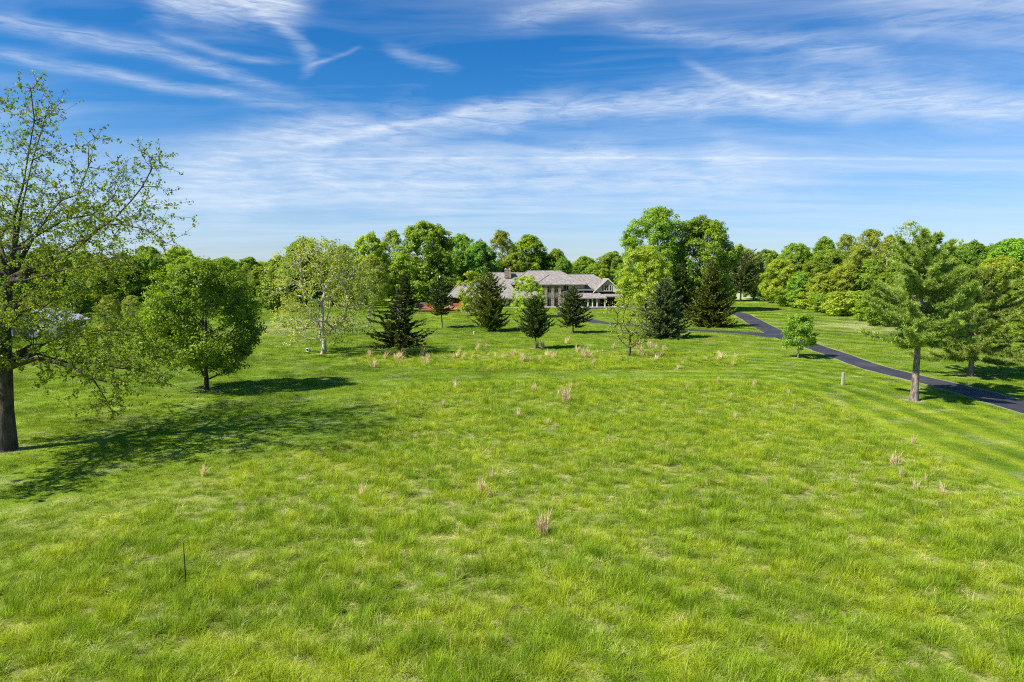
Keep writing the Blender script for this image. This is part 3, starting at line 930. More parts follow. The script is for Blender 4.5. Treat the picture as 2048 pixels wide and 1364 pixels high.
def sprays(base, d, ln, wd, rng, var, lift=.0):
    """flat, pointed needle sprays: long rhombs"""
    n = len(base)
    s = unit(np.cross(d, rng.normal(0, .55, (n, 3)) + np.array([0, 0, 1.0])))
    nr = np.cross(s, d)
    V = np.stack([base, base + d * ln[:, None] * .45 + s * wd[:, None] * .5 - nr * .1 * wd[:, None], base + d * ln[:, None], base + d * ln[:, None] * .45 - s * wd[:, None] * .5 - nr * .1 * wd[:, None]], 1).reshape(-1, 3)
    return V, np.arange(4 * n).reshape(n, 4), var


def conifer(h, w, clear, seed, fol='cedar', bark='bark_grey', trunk_r=.16, power=.8, droop=.15, upt=.25, levels=26, per_level=7, irr=.25, spray=.55, dens=26, fat=.0, tip=.0, round_=False, flare=1.2, bend=0.0):
    """spruces and cedars: whorls of boughs clothed in needle sprays"""
    rng = np.random.default_rng(seed)
    V = []; W = []; va = []
    segs = []
    def axis_at(z): return np.array([bend * h * math.sin(z / h * 2.6), 0, z])
    nodes = [axis_at(h * i / 14) for i in range(15)]; nodes[0][2] = -.25
    par = [-1] + list(range(14)); P = list(nodes); rad = [max(.015, trunk_r * (1 - i / 14.5)) for i in range(15)]
    B = []; D = []; LN = []; WD = []; VV = []
    ga = 0.0
    for li in range(levels):
        t = (li + rng.uniform(-.3, .3)) / levels; t = min(max(t, 0), .985)
        z = clear + (h - clear) * t
        prof = (1 - t) ** power
        if round_: prof = math.sqrt(max(.03, 1 - (1.75 * t - .72) ** 2)) * .98
        if fat: prof = prof * (1 - fat * math.exp(-(t / .12) ** 2))
        nb = max(3, int(round(per_level * (.55 + .45 * (1 - t)))))
        for b in range(nb):
            ga += 2.399963 + rng.normal(0, .3)
            ln = max(.18, w / 2 * prof * (1 + rng.normal(0, irr)) * (1 + .28 * (vnoise(np.array([ga * .9]), np.array([t * 5.0]), seed)[0] - .5) * 2))
            ln = min(ln, w / 2 * 1.18)
            dirh = np.array([math.cos(ga), math.sin(ga), 0])
            e0 = .30 * t + rng.normal(0, .12) + tip * t
            ns = max(3, int(ln / .28) + 2)
            s_ = np.linspace(.0, 1, ns)
            pz = z + ln * (e0 * s_ - droop * np.sin(s_ * 2.2) + upt * s_ ** 3)
            A = axis_at(z)
            pts = A + dirh * (ln * s_)[:, None]; pts[:, 2] = pz
            pts[1:-1] += rng.normal(0, .03, (max(ns - 2, 0), 3))
            k0 = len(P); nearest = int(np.clip(round(z / h * 14), 0, 14))
            P += list(pts[1:]); par += [nearest] + list(range(k0, k0 + ns - 2))
            rad += list(np.linspace(min(.035, .012 + .012 * ln), .006, ns - 1))
            m = max(4, int(dens * ln))
            u = rng.uniform(.12, 1, m) ** .75
            i = np.minimum((u * (ns - 1)).astype(int), ns - 2); f = u * (ns - 1) - i
            c = pts[i] * (1 - f)[:, None] + pts[i + 1] * f[:, None]
            tang = unit(pts[i + 1] - pts[i])
            side = np.cross(tang, (0, 0, 1.0))
            a = rng.choice([-1, 1], m) * rng.uniform(.15, 1.15, m)
            d = tang * np.cos(a)[:, None] + side * np.sin(a)[:, None]
            d[:, 2] += rng.normal(.05, .30, m)
            taper = (.55 + .6 * (1 - u)) * min(1, .5 + ln * .35)
            B.append(c + rng.normal(0, .04, (m, 3))); D.append(unit(d)); LN.append(spray * taper * rng.uniform(.6, 1.25, m)); WD.append(spray * .42 * taper * rng.uniform(.6, 1.2, m))
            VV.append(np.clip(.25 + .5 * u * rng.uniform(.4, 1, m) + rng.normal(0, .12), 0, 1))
    m = 40
    zt = h * rng.uniform(.90, 1.0, m)
    B.append(np.stack([axis_at(z) for z in zt]) + rng.normal(0, .02, (m, 3))); D.append(unit(np.stack([rng.normal(0, .6, m), rng.normal(0, .6, m), np.full(m, .7)], 1)))
    LN.append(np.full(m, spray * .5)); WD.append(np.full(m, spray * .2)); VV.append(rng.uniform(.3, .8, m))
    V, Fq, var = sprays(np.concatenate(B), np.concatenate(D), np.concatenate(LN), np.concatenate(WD), rng, np.concatenate(VV))
    crown = np_mesh('crown', V, [Fq], [L[fol]], fattrs=dict(var=var))
    P = np.array(P); rad = np.array(rad)
    return limb_mesh('trunk', P, par, rad, MAT[bark], flare), crown


def limb_mesh(name, P, par, rad, mat, flare=1.0):
    V = []; Fq = []; base = 0
    for k in range(len(P)):
        if par[k] < 0: continue
        a, b = P[par[k]], P[k]; d = b - a; ln = np.linalg.norm(d)
        if ln < 1e-4: continue
        d = d / ln; rb = rad[k]; ra = min(rad[par[k]], rb * 1.6) if par[k] != k - 1 else rad[par[k]]
        if par[par[k]] < 0: ra *= flare
        sides = 10 if ra > .12 else (6 if ra > .05 else 3)
        u = np.cross(d, (0, 0, 1) if abs(d[2]) < .95 else (1, 0, 0)); u /= np.linalg.norm(u); w = np.cross(d, u)
        th = np.arange(sides) * 2 * np.pi / sides; ring = np.cos(th)[:, None] * u + np.sin(th)[:, None] * w
        V.append(a + ring * ra - d * ra * .15); V.append(b + ring * rb + d * rb * .15)
        i = np.arange(sides); j = (i + 1) % sides
        Fq.append(np.stack([base + i, base + j, base + sides + j, base + sides + i], 1)); base += 2 * sides
    return np_mesh(name, np.concatenate(V), [np.concatenate(Fq)], [mat], smooth=True)


def white_pine(h, w, clear, seed, fol='wpine', trunk_r=.3, nb=60, tufts=9, needle=.30, open_=.35, bend=.0, asym=0.0):
    """a soft pine: tiers of long level boughs that carry upturned plumes of fine needles"""
    rng = np.random.default_rng(seed)
    N = 16
    P = [np.array([bend * h * (i / N) ** 1.3, 0, h * .97 * i / N]) for i in range(N + 1)]; P[0][2] = -.25
    par = [-1] + list(range(N)); rad = [max(.03, trunk_r * (1 - .93 * i / N)) for i in range(N + 1)]
    TB = []; TD = []; TV = []
    ga = 0
    tiers = 11
    for b in range(nb):
        t = ((b % tiers) + .5 + rng.normal(0, .16)) / tiers; t = float(np.clip(t, 0, .985))
        z = clear + (h * .97 - clear) * t
        ga += 2.399963 + rng.normal(0, .25)
        prof = math.sqrt(max(.05, 1 - (1.35 * t - .33) ** 2))
        ln = w / 2 * prof * (1 + rng.normal(0, .17)) * (1 + asym * math.cos(ga))
        ln = max(.6, min(ln, w / 2 * 1.15))
        el = -.10 + .95 * t ** 1.3 + rng.normal(0, .1)
        dh = np.array([math.cos(ga), math.sin(ga), 0])
        ns = max(4, int(ln / .5) + 2); s_ = np.linspace(0, 1, ns)
        c0 = np.array([bend * h * (z / h) ** 1.3, 0, z])
        pts = c0 + dh * (ln * s_)[:, None] * math.cos(el * .8)
        pts[:, 2] += ln * (math.sin(el) * s_ - .10 * np.sin(s_ * 2.6) + .16 * s_ ** 2.2)
        pts[1:] += np.cumsum(rng.normal(0, .05, (ns - 1, 3)), 0)
        k0 = len(P); nearest = int(np.clip(round(z / (h * .97) * N), 0, N))
        P += list(pts[1:]); par += [nearest] + list(range(k0, k0 + ns - 2)); rad += list(np.linspace(.02 + .012 * ln, .012, ns - 1))
        # side twigs with plumes
        ntw = max(3, int(tufts * ln))
        for q_ in range(ntw):
            u = rng.uniform(open_ * .7, 1.0); i = min(int(u * (ns - 1)), ns - 2); f = u * (ns - 1) - i
            c = pts[i] * (1 - f) + pts[i + 1] * f
            tg = pts[i + 1] - pts[i]; tg = tg / np.linalg.norm(tg); sd = np.cross(tg, (0, 0, 1.)); a = rng.choice([-1, 1]) * rng.uniform(.2, 1.2)
            d = tg * math.cos(a) + sd * math.sin(a); d[2] += rng.uniform(.0, .55); d /= np.linalg.norm(d)
            L2 = rng.uniform(.2, .75) * min(1, ln * .35) * (1.15 - .5 * u)
            e = c + d * L2
            if q_ % 2 == 0:
                P.append(e); par.append(k0 + i); rad.append(.008)
            for g in np.linspace(.35, 1, 3):
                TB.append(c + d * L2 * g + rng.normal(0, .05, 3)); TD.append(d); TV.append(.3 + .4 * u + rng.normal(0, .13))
    TB = np.array(TB); TD = np.array(TD); TV = np.clip(np.array(TV), 0, 1)
    k = 11
    B = np.repeat(TB, k, 0); D = unit(np.repeat(TD, k, 0) * .8 + rng.normal(0, .62, (len(B), 3)) + np.array([0, 0, .35]))
    V, Fq, var = sprays(B, D, needle * rng.uniform(.7, 1.2, len(B)), np.full(len(B), .045), rng, np.repeat(TV, k))
    crown = np_mesh('crown', V, [Fq], [L[fol]], fattrs=dict(var=var))
    return limb_mesh('trunk', np.array(P), par, np.array(rad), MAT['bark_pine'], 1.35), crown


def plant(name, label, meshes, loc, rz=0.0, scale=1.0, group=None, cat='tree', sz=None, sx=None):
    e = empty(name, (loc[0], loc[1], loc[2])); e.rotation_euler = (0, 0, rz)
    e.scale = (sx or scale, sx or scale, sz or scale)
    tag(e, label, cat, group)
    link('trunk', meshes[0], e); link('crown', meshes[1], e)
    return e


def size_at(pos, top_py, w_px):
    """height and width in metres of something that stands at pos and spans these photo pixels"""
    a, b = px_ray(1024, top_py)
    return H + b * pos[1] - pos[2], w_px / F * pos[1] * 1.0


def big_left_tree():
    rng = np.random.default_rng(5)
    base = ground(14, 902); Y0 = base[1]
    def path(pxs, dy0, dy1):
        n = len(pxs); out = []
        for i, (a, b) in enumerate(pxs): out.append(at(a, b, Y0 + dy0 + (dy1 - dy0) * i / max(1, n - 1)))
        return np.array(out)
    trunk = path([(14, 905), (12, 820), (9, 730), (10, 640), (18, 560), (28, 500)], 0, 0)
    limbs = [
        (5, path([(35, 430), (48, 370), (62, 310), (68, 240), (60, 175)], .2, 1.5)),
        (4, path([(0, 490), (-18, 400), (-25, 300), (-8, 180)], -.3, -2.5)),
        (5, path([(50, 400), (72, 320), (92, 262), (112, 215)], .8, 4)),
        (5, path([(55, 495), (80, 466), (105, 420), (130, 396), (165, 380), (190, 330), (185, 280)], -.3, -2.2)),
        (4, path([(80, 535), (141, 500), (182, 465), (223, 436), (258, 404), (287, 371), (303, 333), (300, 306)], .3, 1.5)),
        (4, path([(90, 520), (160, 480), (211, 442), (250, 440), (290, 447), (322, 456), (345, 475)], -.4, -3.0)),
        (4, path([(60, 470), (120, 430), (170, 420), (215, 385), (235, 345)], 1.0, 5.0)),
        (3, path([(70, 610), (130, 645), (169, 673), (197, 702), (229, 719), (270, 742), (310, 762)], -.5, -2.0)),
        (2, path([(70, 712), (134, 735), (194, 740), (246, 749), (299, 730), (331, 721)], .4, 2.5)),
        (2, path([(80, 720), (150, 735), (187, 751), (211, 790), (232, 828)], -.8, -3.0)),
        (3, path([(60, 640), (110, 600), (170, 585), (230, 570), (270, 560)], 1.0, 4.5)),
        (2, path([(60, 690), (110, 690), (170, 690), (220, 690)], .5, 5.0)),
        (4, path([(60, 560), (120, 545), (190, 530), (240, 515)], -1.2, -5)),
    ]
    P = [p for p in trunk]; par = [-1] + list(range(len(trunk) - 1)); seeds = []
    def add(k, pl):
        prev = k
        for p in pl:
            P.append(np.array(p)); par.append(prev); prev = len(P) - 1
        seeds.append((np.concatenate([[P[k]], pl])))
    for k, pl in limbs: add(k, pl + np.cumsum(rng.normal(0, .08, pl.shape), 0))
    for i in range(17):                                           # boughs on the far, near and left sides
        k = int(rng.integers(2, 6)); a = 1.2 + i * .262 + rng.normal(0, .1)
        ln = rng.uniform(7, 11); el = rng.uniform(-.05, .9) * (.5 + .1 * k)
        s = np.linspace(.15, 1, 7)[:, None]
        d = np.array([math.cos(a), math.sin(a), 0])
        pl = P[k] + d * ln * s * math.cos(el) + np.array([0, 0, 1]) * ln * (math.sin(el) * s + .1 * np.sin(s * 3))
        add(k, pl + np.cumsum(rng.normal(0, .12, pl.shape), 0))
    pts = []; lowness = []
    for pl in seeds:
        seg = np.linalg.norm(np.diff(pl, axis=0), axis=1); tot = seg.sum(); n = int(tot * 21)
        u = rng.uniform(.18, 1.03, n) * (len(pl) - 1); i = np.minimum(u.astype(int), len(pl) - 2); f = (u - i)[:, None]
        c = pl[i] * (1 - f) + pl[i + 1] * f
        sg = .35 + .75 * np.minimum(1, (len(pl) - 1 - u + .6) / 3.0)
        o = rng.normal(0, 1, (n, 3)) * sg[:, None] * np.array([1, 1, .8])
        o[:, 2] += .15
        pts.append(c + o)
    pts = np.concatenate(pts); pts = pts[pts[:, 2] > base[2] + 1.6]
    P = np.array(P); n0 = len(P)
    Pm, pr, order = mst(P, par, pts, .25)
    wood, Pw, kids, r = wood_mesh('trunk', Pm - base, pr, order, .37, .007, MAT['bark_dark'], expo=1.72, flare=1.5, n_trunk=n0)
    tips = Pw[n0:]
    zrel = tips[:, 2]
    per = np.where(zrel < 10, 14, 9)
    c = np.repeat(tips, per, 0)
    c = c + unit(rng.normal(0, 1, c.shape)) * rng.uniform(.03, .22, (len(c), 1))
    var = np.clip(np.repeat(rng.uniform(.1, .8, len(tips)) + .15 * (zrel < 9.5), per) + rng.normal(0, .15, len(c)), 0, 1)
    V, Fq, var = leaf_quads(c, .135, rng, rng.normal(0, .3, c.shape), var, .25, .35, .6)
    crown = np_mesh('crown', V, [Fq], [L['oak']], fattrs=dict(var=var))
    plant('oak_tree', 'tall thinly leafed tree with dark trunk at the left edge of the picture', (wood, crown), base)


big_left_tree()


def near_trees():
    def D(name, label, bpx, top, wpx, **kw):
        pos = ground(*bpx); h, w = size_at(pos, top, wpx)
        return plant(name, label, deciduous(h, w, **kw), pos)
    def K(name, label, bpx, top, wpx, clear_px=None, **kw):
        pos = ground(*bpx); h, w = size_at(pos, top, wpx)
        kw['clear'] = kw.get('clear', .1) * h
        return plant(name, label, conifer(h, w, **kw), pos)
    # ---- broadleaved
    D('maple_tree', 'dense round mid green maple with short dark trunk, left lawn', (413, 781), 522, 226, clear=2.0, shape='round', seed=15, nl=48, nc=1050, per=38, leaf=.20, blob=.48, trunk_r=.17, fol='round', lump=.33, droop=.2)
    D('sycamore_tree', 'pale yellow-green sycamore with pale forked trunk beside white pail', (646, 708), 478, 225, clear=1.9, shape='round', seed=23, nl=54, nc=820, per=14, leaf=.25, blob=.62, trunk_r=.27, bark='bark_pale', fol='syc', lump=.32, trunk_top=.35, bf=.25)
    D('young_tree', 'sparse young tree with forking bare branches in the unmown strip', (1258, 714), 592, 112, clear=1.5, shape='vase', seed=31, nl=22, nc=280, per=5, leaf=.19, blob=.38, trunk_r=.13, fol='lime', lump=.34, trunk_top=.22, bf=.3)
    D('young_oak_tree', 'small dark green rounded tree between drive and marker post', (1596, 716), 629, 70, clear=1.25, shape='egg', seed=48, nl=26, nc=320, per=34, leaf=.17, blob=.32, trunk_r=.09, bark='bark_grey', fol='bright', lump=.34)
    D('ornamental_tree', 'fresh lime tree against the left wing of the house', (942, 632), 541, 56, clear=.8, shape='oval', seed=51, nl=20, nc=200, per=34, leaf=.30, blob=.5, trunk_r=.1, fol='lime', lump=.4)
    D('ornamental_tree', 'fresh lime tree in front of the two-storey bay of the house', (1055, 634), 552, 66, clear=.7, shape='round', seed=52, nl=20, nc=220, per=34, leaf=.30, blob=.5, trunk_r=.1, fol='lime', lump=.4)
    D('maple_tree', 'yellow-green round maple right of the house, behind the sparse young tree', (1290, 634), 496, 112, clear=3.0, shape='oval', seed=53, nl=36, nc=520, per=40, leaf=.32, blob=.7, trunk_r=.22, fol='lime', lump=.34)
    D('maple_tree', 'tallest bright green maple standing right of the house', (1308, 621), 416, 152, clear=1.6, shape='oval', seed=54, nl=84, nc=1000, per=50, leaf=.40, blob=.95, trunk_r=.35, fol='bright', lump=.27)
    D('maple_tree', 'big bright green maple, right one of the tall pair', (1398, 621), 434, 148, clear=1.6, shape='oval', seed=55, nl=84, nc=1000, per=50, leaf=.40, blob=.95, trunk_r=.35, fol='bright', lump=.28)
    # ---- conifers
    K('spruce_tree', 'dark limbed-up spruce with wide skirt in front of the deck', (799, 709), 574, 124, seed=61, fol='dspruce', clear=0.17, power=1.15, droop=.10, upt=.12, levels=24, per_level=7, irr=0.3, spray=.62, dens=24, trunk_r=.17, fat=0.12)
    K('cedar_tree', 'small dark cedar with crooked pale-based trunk before the deck', (885, 656), 553, 60, seed=62, fol='cedar', clear=0.27, power=0.6, droop=0.0, upt=.3, levels=22, per_level=7, irr=0.3, spray=.60, dens=24, trunk_r=.13, bend=-.03, fat=0.55)
    K('cedar_tree', 'tall broad olive cedar reaching the lawn before the house roof', (980, 663), 545, 84, seed=63, fol='spruce', clear=0.07, power=0.62, droop=.05, upt=.3, levels=34, per_level=9, irr=0.33, spray=.62, dens=26, trunk_r=.2, fat=0.35)
    K('cedar_tree', 'rounded dark cedar on a clear trunk nearest the unmown strip', (1071, 698), 592, 78, seed=64, fol='cedar', clear=0.22, power=0.6, droop=-0.03, upt=.3, levels=26, per_level=9, irr=0.2, spray=.48, dens=30, trunk_r=.12, fat=0.5)
    K('cedar_tree', 'dark spreading cedar on a pale trunk before the porch', (1146, 666), 572, 74, seed=65, fol='dspruce', clear=0.17, power=0.8, droop=0.03, upt=.2, levels=24, per_level=8, irr=0.3, spray=.58, dens=26, trunk_r=.13, fat=0.3)
    K('spruce_tree', 'grey-green spruce clothed to the ground beside the lower drive', (1328, 676), 556, 96, seed=66, fol='bspruce', clear=.03, power=0.6, droop=.12, upt=.18, levels=34, per_level=9, irr=.18, spray=.62, dens=28, trunk_r=.2, fat=0.15)
    K('spruce_tree', 'olive pointed spruce on the grass island between the two drives', (1421, 654), 520, 94, seed=67, fol='spruce', clear=.05, power=.85, droop=.16, upt=.2, levels=34, per_level=9, irr=.22, spray=.70, dens=26, trunk_r=.22)
    K('spruce_tree', 'dark narrow spruce behind the olive one, below the tall maples', (1361, 634), 524, 64, seed=68, fol='cedar', clear=.05, power=.7, droop=.10, upt=.2, levels=28, per_level=8, irr=.25, spray=.75, dens=22, trunk_r=.2)
    K('spruce_tree', 'dark tall spruce at the wood edge behind the deck', (810, 616), 545, 44, seed=69, fol='cedar', clear=.04, power=.8, droop=.12, upt=.2, levels=30, per_level=8, irr=.2, spray=.85, dens=18, trunk_r=.22)
    K('spruce_tree', 'pale grey spruce peeping over the left wing roof', (915, 600), 533, 44, seed=70, fol='spine', clear=.05, power=.6, droop=.12, upt=.2, levels=24, per_level=8, irr=.2, spray=.85, dens=18, trunk_r=.2)
    pos = ground(1481, 603); h, w = size_at(pos, 504, 84)
    plant('round_pine_tree', 'round-headed grey-green pine on the upper lawn before a white house', conifer(h, w, h * .19, 71, fol='spine', bark='bark_pine', trunk_r=.26, droop=.0, upt=.25, levels=30, per_level=9, irr=.12, spray=.75, dens=20, round_=True), pos)
    pos = ground(1828, 802); h, w = size_at(pos, 478, 178)
    plant('white_pine_tree', 'large feathery pine with thick clear trunk beside the drive', white_pine(h, w, 4.1, 81, trunk_r=.29, nb=84, tufts=15, bend=.012, open_=.25), pos)
    pos = ground(1941, 752); h, w = size_at(pos, 548, 184)
    plant('white_pine_tree', 'broad low feathery pine beyond the drive at the right edge', white_pine(h, w, 1.6, 82, trunk_r=.26, nb=68, tufts=15, open_=.22), pos)


near_trees()


# woods: a few trees of each kind are grown once, then copied
def build_woods():
    PR = {
        'bright': [deciduous(18, 13, 1.5, 'oval', 200 + i, nl=85, nc=760, per=44, leaf=.44, blob=.85, trunk_r=.3, fol='bright', lump=.23) for i in range(2)],
        'maple': [deciduous(18, 14, 1.2, 'round', 210 + i, nl=85, nc=760, per=44, leaf=.44, blob=.85, trunk_r=.3, fol='maple', lump=.23) for i in range(3)],
        'deep': [deciduous(18, 13, 1.5, 'oval', 220 + i, nl=85, nc=760, per=44, leaf=.44, blob=.85, trunk_r=.3, fol='deep', lump=.23) for i in range(2)],
        'olive': [deciduous(18, 13, 1.5, 'oval', 230 + i, nl=85, nc=760, per=44, leaf=.44, blob=.85, trunk_r=.3, fol='olive', lump=.23) for i in range(2)],
        'pale': [deciduous(20, 12, 3.0, 'oval', 240 + i, nl=70, nc=600, per=26, leaf=.42, blob=.85, trunk_r=.28, bark='bark_pale', fol='pale', lump=.24, bf=.25) for i in range(2)],
        'lime': [deciduous(16, 13, 1.0, 'round', 250 + i, nl=85, nc=760, per=44, leaf=.44, blob=.85, trunk_r=.25, fol='lime', lump=.23) for i in range(2)],
        'thin': [deciduous(20, 10, 5.0, 'oval', 260, nl=20, nc=240, per=9, leaf=.40, blob=.9, trunk_r=.24, bark='bark_grey', fol='pale', lump=.34, bf=.2)],
        'cone': [conifer(14, 6, .6, 270, fol='cedar', levels=30, per_level=9, spray=.9, dens=16, power=.7)],
        'shrub': [deciduous(5, 6, .2, 'round', 280 + i, nl=16, nc=170, per=36, leaf=.34, blob=.6, trunk_r=.08, fol=f, lump=.42) for i, f in enumerate(('maple', 'lime', 'olive'))],
    }
    size = dict(bright=(18, 13), maple=(18, 14), deep=(18, 13), olive=(18, 13), pale=(20, 12), lime=(16, 13), thin=(20, 10), cone=(14, 6), shrub=(5, 6))
    cnt = {}
    rng = random.Random(3)
    def T(kind, px, Y, top, wpx, label, group):
        a, _ = px_ray(px, 560); x = a * Y; z = float(terrain(x, Y))
        h = H + px_ray(px, top)[1] * Y - z; w = wpx / F * Y
        i = cnt.get(kind, 0); cnt[kind] = i + 1
        me = PR[kind][i % len(PR[kind])]; s0 = size[kind]
        nm = {'cone': 'conifer_tree', 'shrub': 'shrub'}.get(kind, 'wood_tree')
        kz = h / s0[0]; kx = w / s0[1] if kind in ('shrub', 'thin', 'cone') else min(max(w / s0[1], kz * .72), kz * 1.12)
        plant(nm, label, me, (x, Y, z), rng.uniform(0, 6.28), sz=kz, sx=kx, group=group, cat='shrub' if kind == 'shrub' else 'tree')
    GH, GL, GR, GF = 'trees behind the house', 'trees of the left-hand wood', 'trees of the right-hand wood', 'trees along the skyline'
    for r in [
        # behind the house, from the left
        ('deep', 610, 175, 477, 100, 'dark green tree rising behind the pale sycamore'),
        ('deep', 556, 190, 512, 70, 'dark green tree at the left foot of the pale sycamore'),
        ('pale', 690, 165, 490, 70, 'thin pale tree just right of the sycamore crown'),
        ('lime', 738, 200, 468, 72, 'yellow-green tree at the left end of the trees behind the house'),
        ('pale', 785, 205, 460, 70, 'pale green tree left of the big round maple behind the deck'),
        ('pale', 745, 150, 508, 92, 'broad pale-leaved tree above the deck lawn, left of the dark spruce'),
        ('maple', 850, 195, 446, 150, 'big round rich green maple behind the deck'),
        ('maple', 922, 215, 468, 80, 'green tree right of the big round maple'),
        ('deep', 962, 200, 482, 84, 'dark green tree behind the left end of the roof'),
        ('pale', 1003, 210, 460, 70, 'pale tall tree with white trunk behind the chimney'),
        ('olive', 1058, 225, 470, 110, 'olive yellow tree behind the two-storey roof'),
        ('olive', 1035, 205, 505, 80, 'lower olive tree just right of the chimney'),
        ('olive', 1112, 230, 498, 66, 'small olive tree at the right end of the trees behind the roof'),
        ('deep', 1125, 220, 515, 50, 'dark low tree touching the right hip of the main roof'),
        ('maple', 1168, 300, 513, 66, 'distant green tree above the right wing ridge'),
        ('maple', 1222, 240, 504, 74, 'green tree left of the tall bright maple'),
        ('deep', 880, 190, 520, 90, 'dark tree behind the light pole'),
        ('deep', 545, 150, 548, 74, 'dark low tree in the gap between the round maple and the sycamore'),
        ('maple', 585, 172, 520, 80, 'green tree showing left of the sycamore crown'),
        ('deep', 665, 185, 500, 90, 'dark green tree seen through the right side of the sycamore crown'),
        ('deep', 720, 178, 545, 80, 'dark low tree at the lawn edge left of the deck'),
    ]: T(*r, GH)
    for r in [
        ('deep', 18, 130, 505, 120, 'dark tree behind the left edge trunk'),
        ('olive', 95, 150, 492, 120, 'olive tree behind the pale-roofed shed'),
        ('pale', 165, 160, 500, 100, 'pale tree right of the pale-roofed shed roof'),
        ('olive', 215, 150, 520, 90, 'olive tree under the long bough of the left tree'),
        ('deep', 250, 165, 507, 90, 'dark green tree left of the bright one behind the round maple'),
        ('maple', 300, 170, 494, 84, 'bright crowned tree behind the left shoulder of the round maple'),
        ('lime', 362, 185, 497, 92, 'yellow-green tree above the round maple'),
        ('olive', 440, 190, 518, 80, 'olive tree behind the right shoulder of the round maple'),
        ('thin', 492, 215, 530, 34, 'thin nearly bare tree in the gap right of the round maple'),
        ('olive', 520, 230, 533, 60, 'low olive tree in the gap left of the sycamore'),
        ('pale', 215, 105, 590, 80, 'small pale tree in front of the left wood'),
        ('pale', 262, 112, 590, 70, 'small pale green tree beside the round maple'),
        ('deep', 150, 140, 560, 120, 'dark low tree filling the wood beside the shed'),
    ]: T(*r, GL)
    for r in [
        ('lime', 1470, 250, 492, 89, 'yellow-green tree behind the round-headed pine'),
        ('maple', 1530, 260, 500, 94, 'green tree on the skyline right of the round-headed pine'),
        ('maple', 1590, 230, 487, 101, 'broad green tree left of the bright round one'),
        ('bright', 1645, 235, 474, 62, 'bright green round tree standing above the right-hand wood'),
        ('pale', 1690, 210, 468, 62, 'pale narrow tree left of the tallest pale one'),
        ('pale', 1738, 200, 457, 85, 'tallest pale tree left of the feathery pine'),
        ('thin', 1812, 150, 443, 101, 'open-crowned tree showing above the feathery pine'),
        ('pale', 1775, 165, 470, 66, 'pale tree just behind the left side of the feathery pine'),
        ('olive', 1900, 190, 505, 101, 'olive tree right of the top of the feathery pine'),
        ('maple', 1960, 210, 498, 89, 'green tree on the skyline near the right edge'),
        ('maple', 2020, 200, 482, 101, 'tall green tree at the right edge of the skyline'),
        ('lime', 1560, 190, 520, 112, 'yellow-green tree right of the round-headed pine at the lawn'),
        ('olive', 1625, 175, 522, 101, 'olive tree in the front of the right-hand wood below the bright round one'),
        ('lime', 1690, 158, 530, 89, 'yellow-green tree in the front row above the thin yellowed turf'),
        ('cone', 1718, 150, 520, 44, 'dark pointed cedar in the front of the right-hand wood'),
        ('olive', 1770, 140, 545, 101, 'olive tree at the wood edge left of the feathery pine'),
        ('maple', 1850, 130, 520, 134, 'green tree behind the middle of the feathery pine'),
        ('olive', 1930, 120, 530, 123, 'olive tree behind the broad low pine'),
        ('lime', 2000, 125, 515, 123, 'yellow-green tree behind the broad low pine at the right edge'),
        ('olive', 2048, 105, 560, 134, 'olive tree cut by the right edge of the picture'),
        ('deep', 1530, 200, 560, 66, 'dark low tree behind the round-headed pine shadow'),
        ('shrub', 1660, 148, 590, 76, 'low green shrub at the left of the wood edge'),
        ('shrub', 1700, 138, 585, 89, 'lime shrub above the thin yellowed turf'),
        ('shrub', 1745, 128, 600, 76, 'olive shrub where the wood meets the yellowed turf'),
        ('shrub', 1590, 172, 580, 76, 'low green shrub under the yellow-green wood trees'),
        ('shrub', 1880, 100, 640, 115, 'shrub behind the trunk of the broad low pine'),
        ('shrub', 2040, 95, 660, 128, 'olive shrub at the right edge below the wood'),
        ('maple', 1508, 215, 512, 60, 'green tree close behind the right side of the round-headed pine'),
        ('deep', 1455, 208, 548, 56, 'dark low tree left of the round-headed pine trunk'),
        ('olive', 1590, 200, 505, 70, 'olive tree between the yellow-green ones of the right-hand wood'),
        ('maple', 1655, 190, 500, 76, 'mid green tree just below the bright round one'),
        ('pale', 1720, 178, 488, 70, 'pale tree below the tallest pale one'),
        ('olive', 1738, 150, 520, 70, 'olive tree just left of the wood edge shrub by the feathery pine'),
        ('maple', 1600, 165, 545, 56, 'small green tree in the very front of the right-hand wood'),
        ('lime', 1645, 160, 548, 60, 'small yellow-green tree in the front row left of the pointed cedar'),
        ('olive', 1805, 122, 560, 90, 'low olive tree behind the lower left boughs of the feathery pine'),
        ('maple', 1890, 160, 495, 80, 'mid green tree right behind the top of the feathery pine'),
        ('olive', 1985, 160, 512, 90, 'olive tree above the broad low pine'),
        ('maple', 1960, 112, 575, 90, 'green low tree touching the broad low pine'),
        ('olive', 2035, 150, 500, 90, 'olive tree below the tall one at the right skyline'),
        ('shrub', 1770, 118, 600, 70, 'green shrub between the yellowed turf and the feathery pine'),
        ('shrub', 1625, 160, 585, 60, 'lime shrub under the front trees of the right-hand wood'),
        ('shrub', 1990, 98, 640, 90, 'lime shrub beyond the broad low pine'),
    ]: T(*r, GR)
    # the rest of the right-hand wood and the far skyline
    me = []
    for k in ('maple', 'olive', 'deep', 'bright'):
        a, b = PR[k][0]
        me.append(b)
    C = proto_collection('far_crown', me)
    g = np.random.default_rng(77)
    pts = []; sc = []
    for i in range(330):
        Y = g.uniform(330, 900); x = g.uniform(-.95, .95) * Y
        pts.append((x, Y, float(terrain(x, Y)) - 1.0)); s = g.uniform(.55, .80); sc.append((s * 1.1, s * 1.1, s))
    for i in range(240):                                          # wood on the right, behind its front rows
        Y = g.uniform(135, 300); a = g.uniform(.42, .98); x = a * Y
        if a < .58 and Y < 160 + (.58 - a) * 420: continue
        pts.append((x, Y, float(terrain(x, Y)) - .5)); s = g.uniform(.62, .85); sc.append((s, s, s))
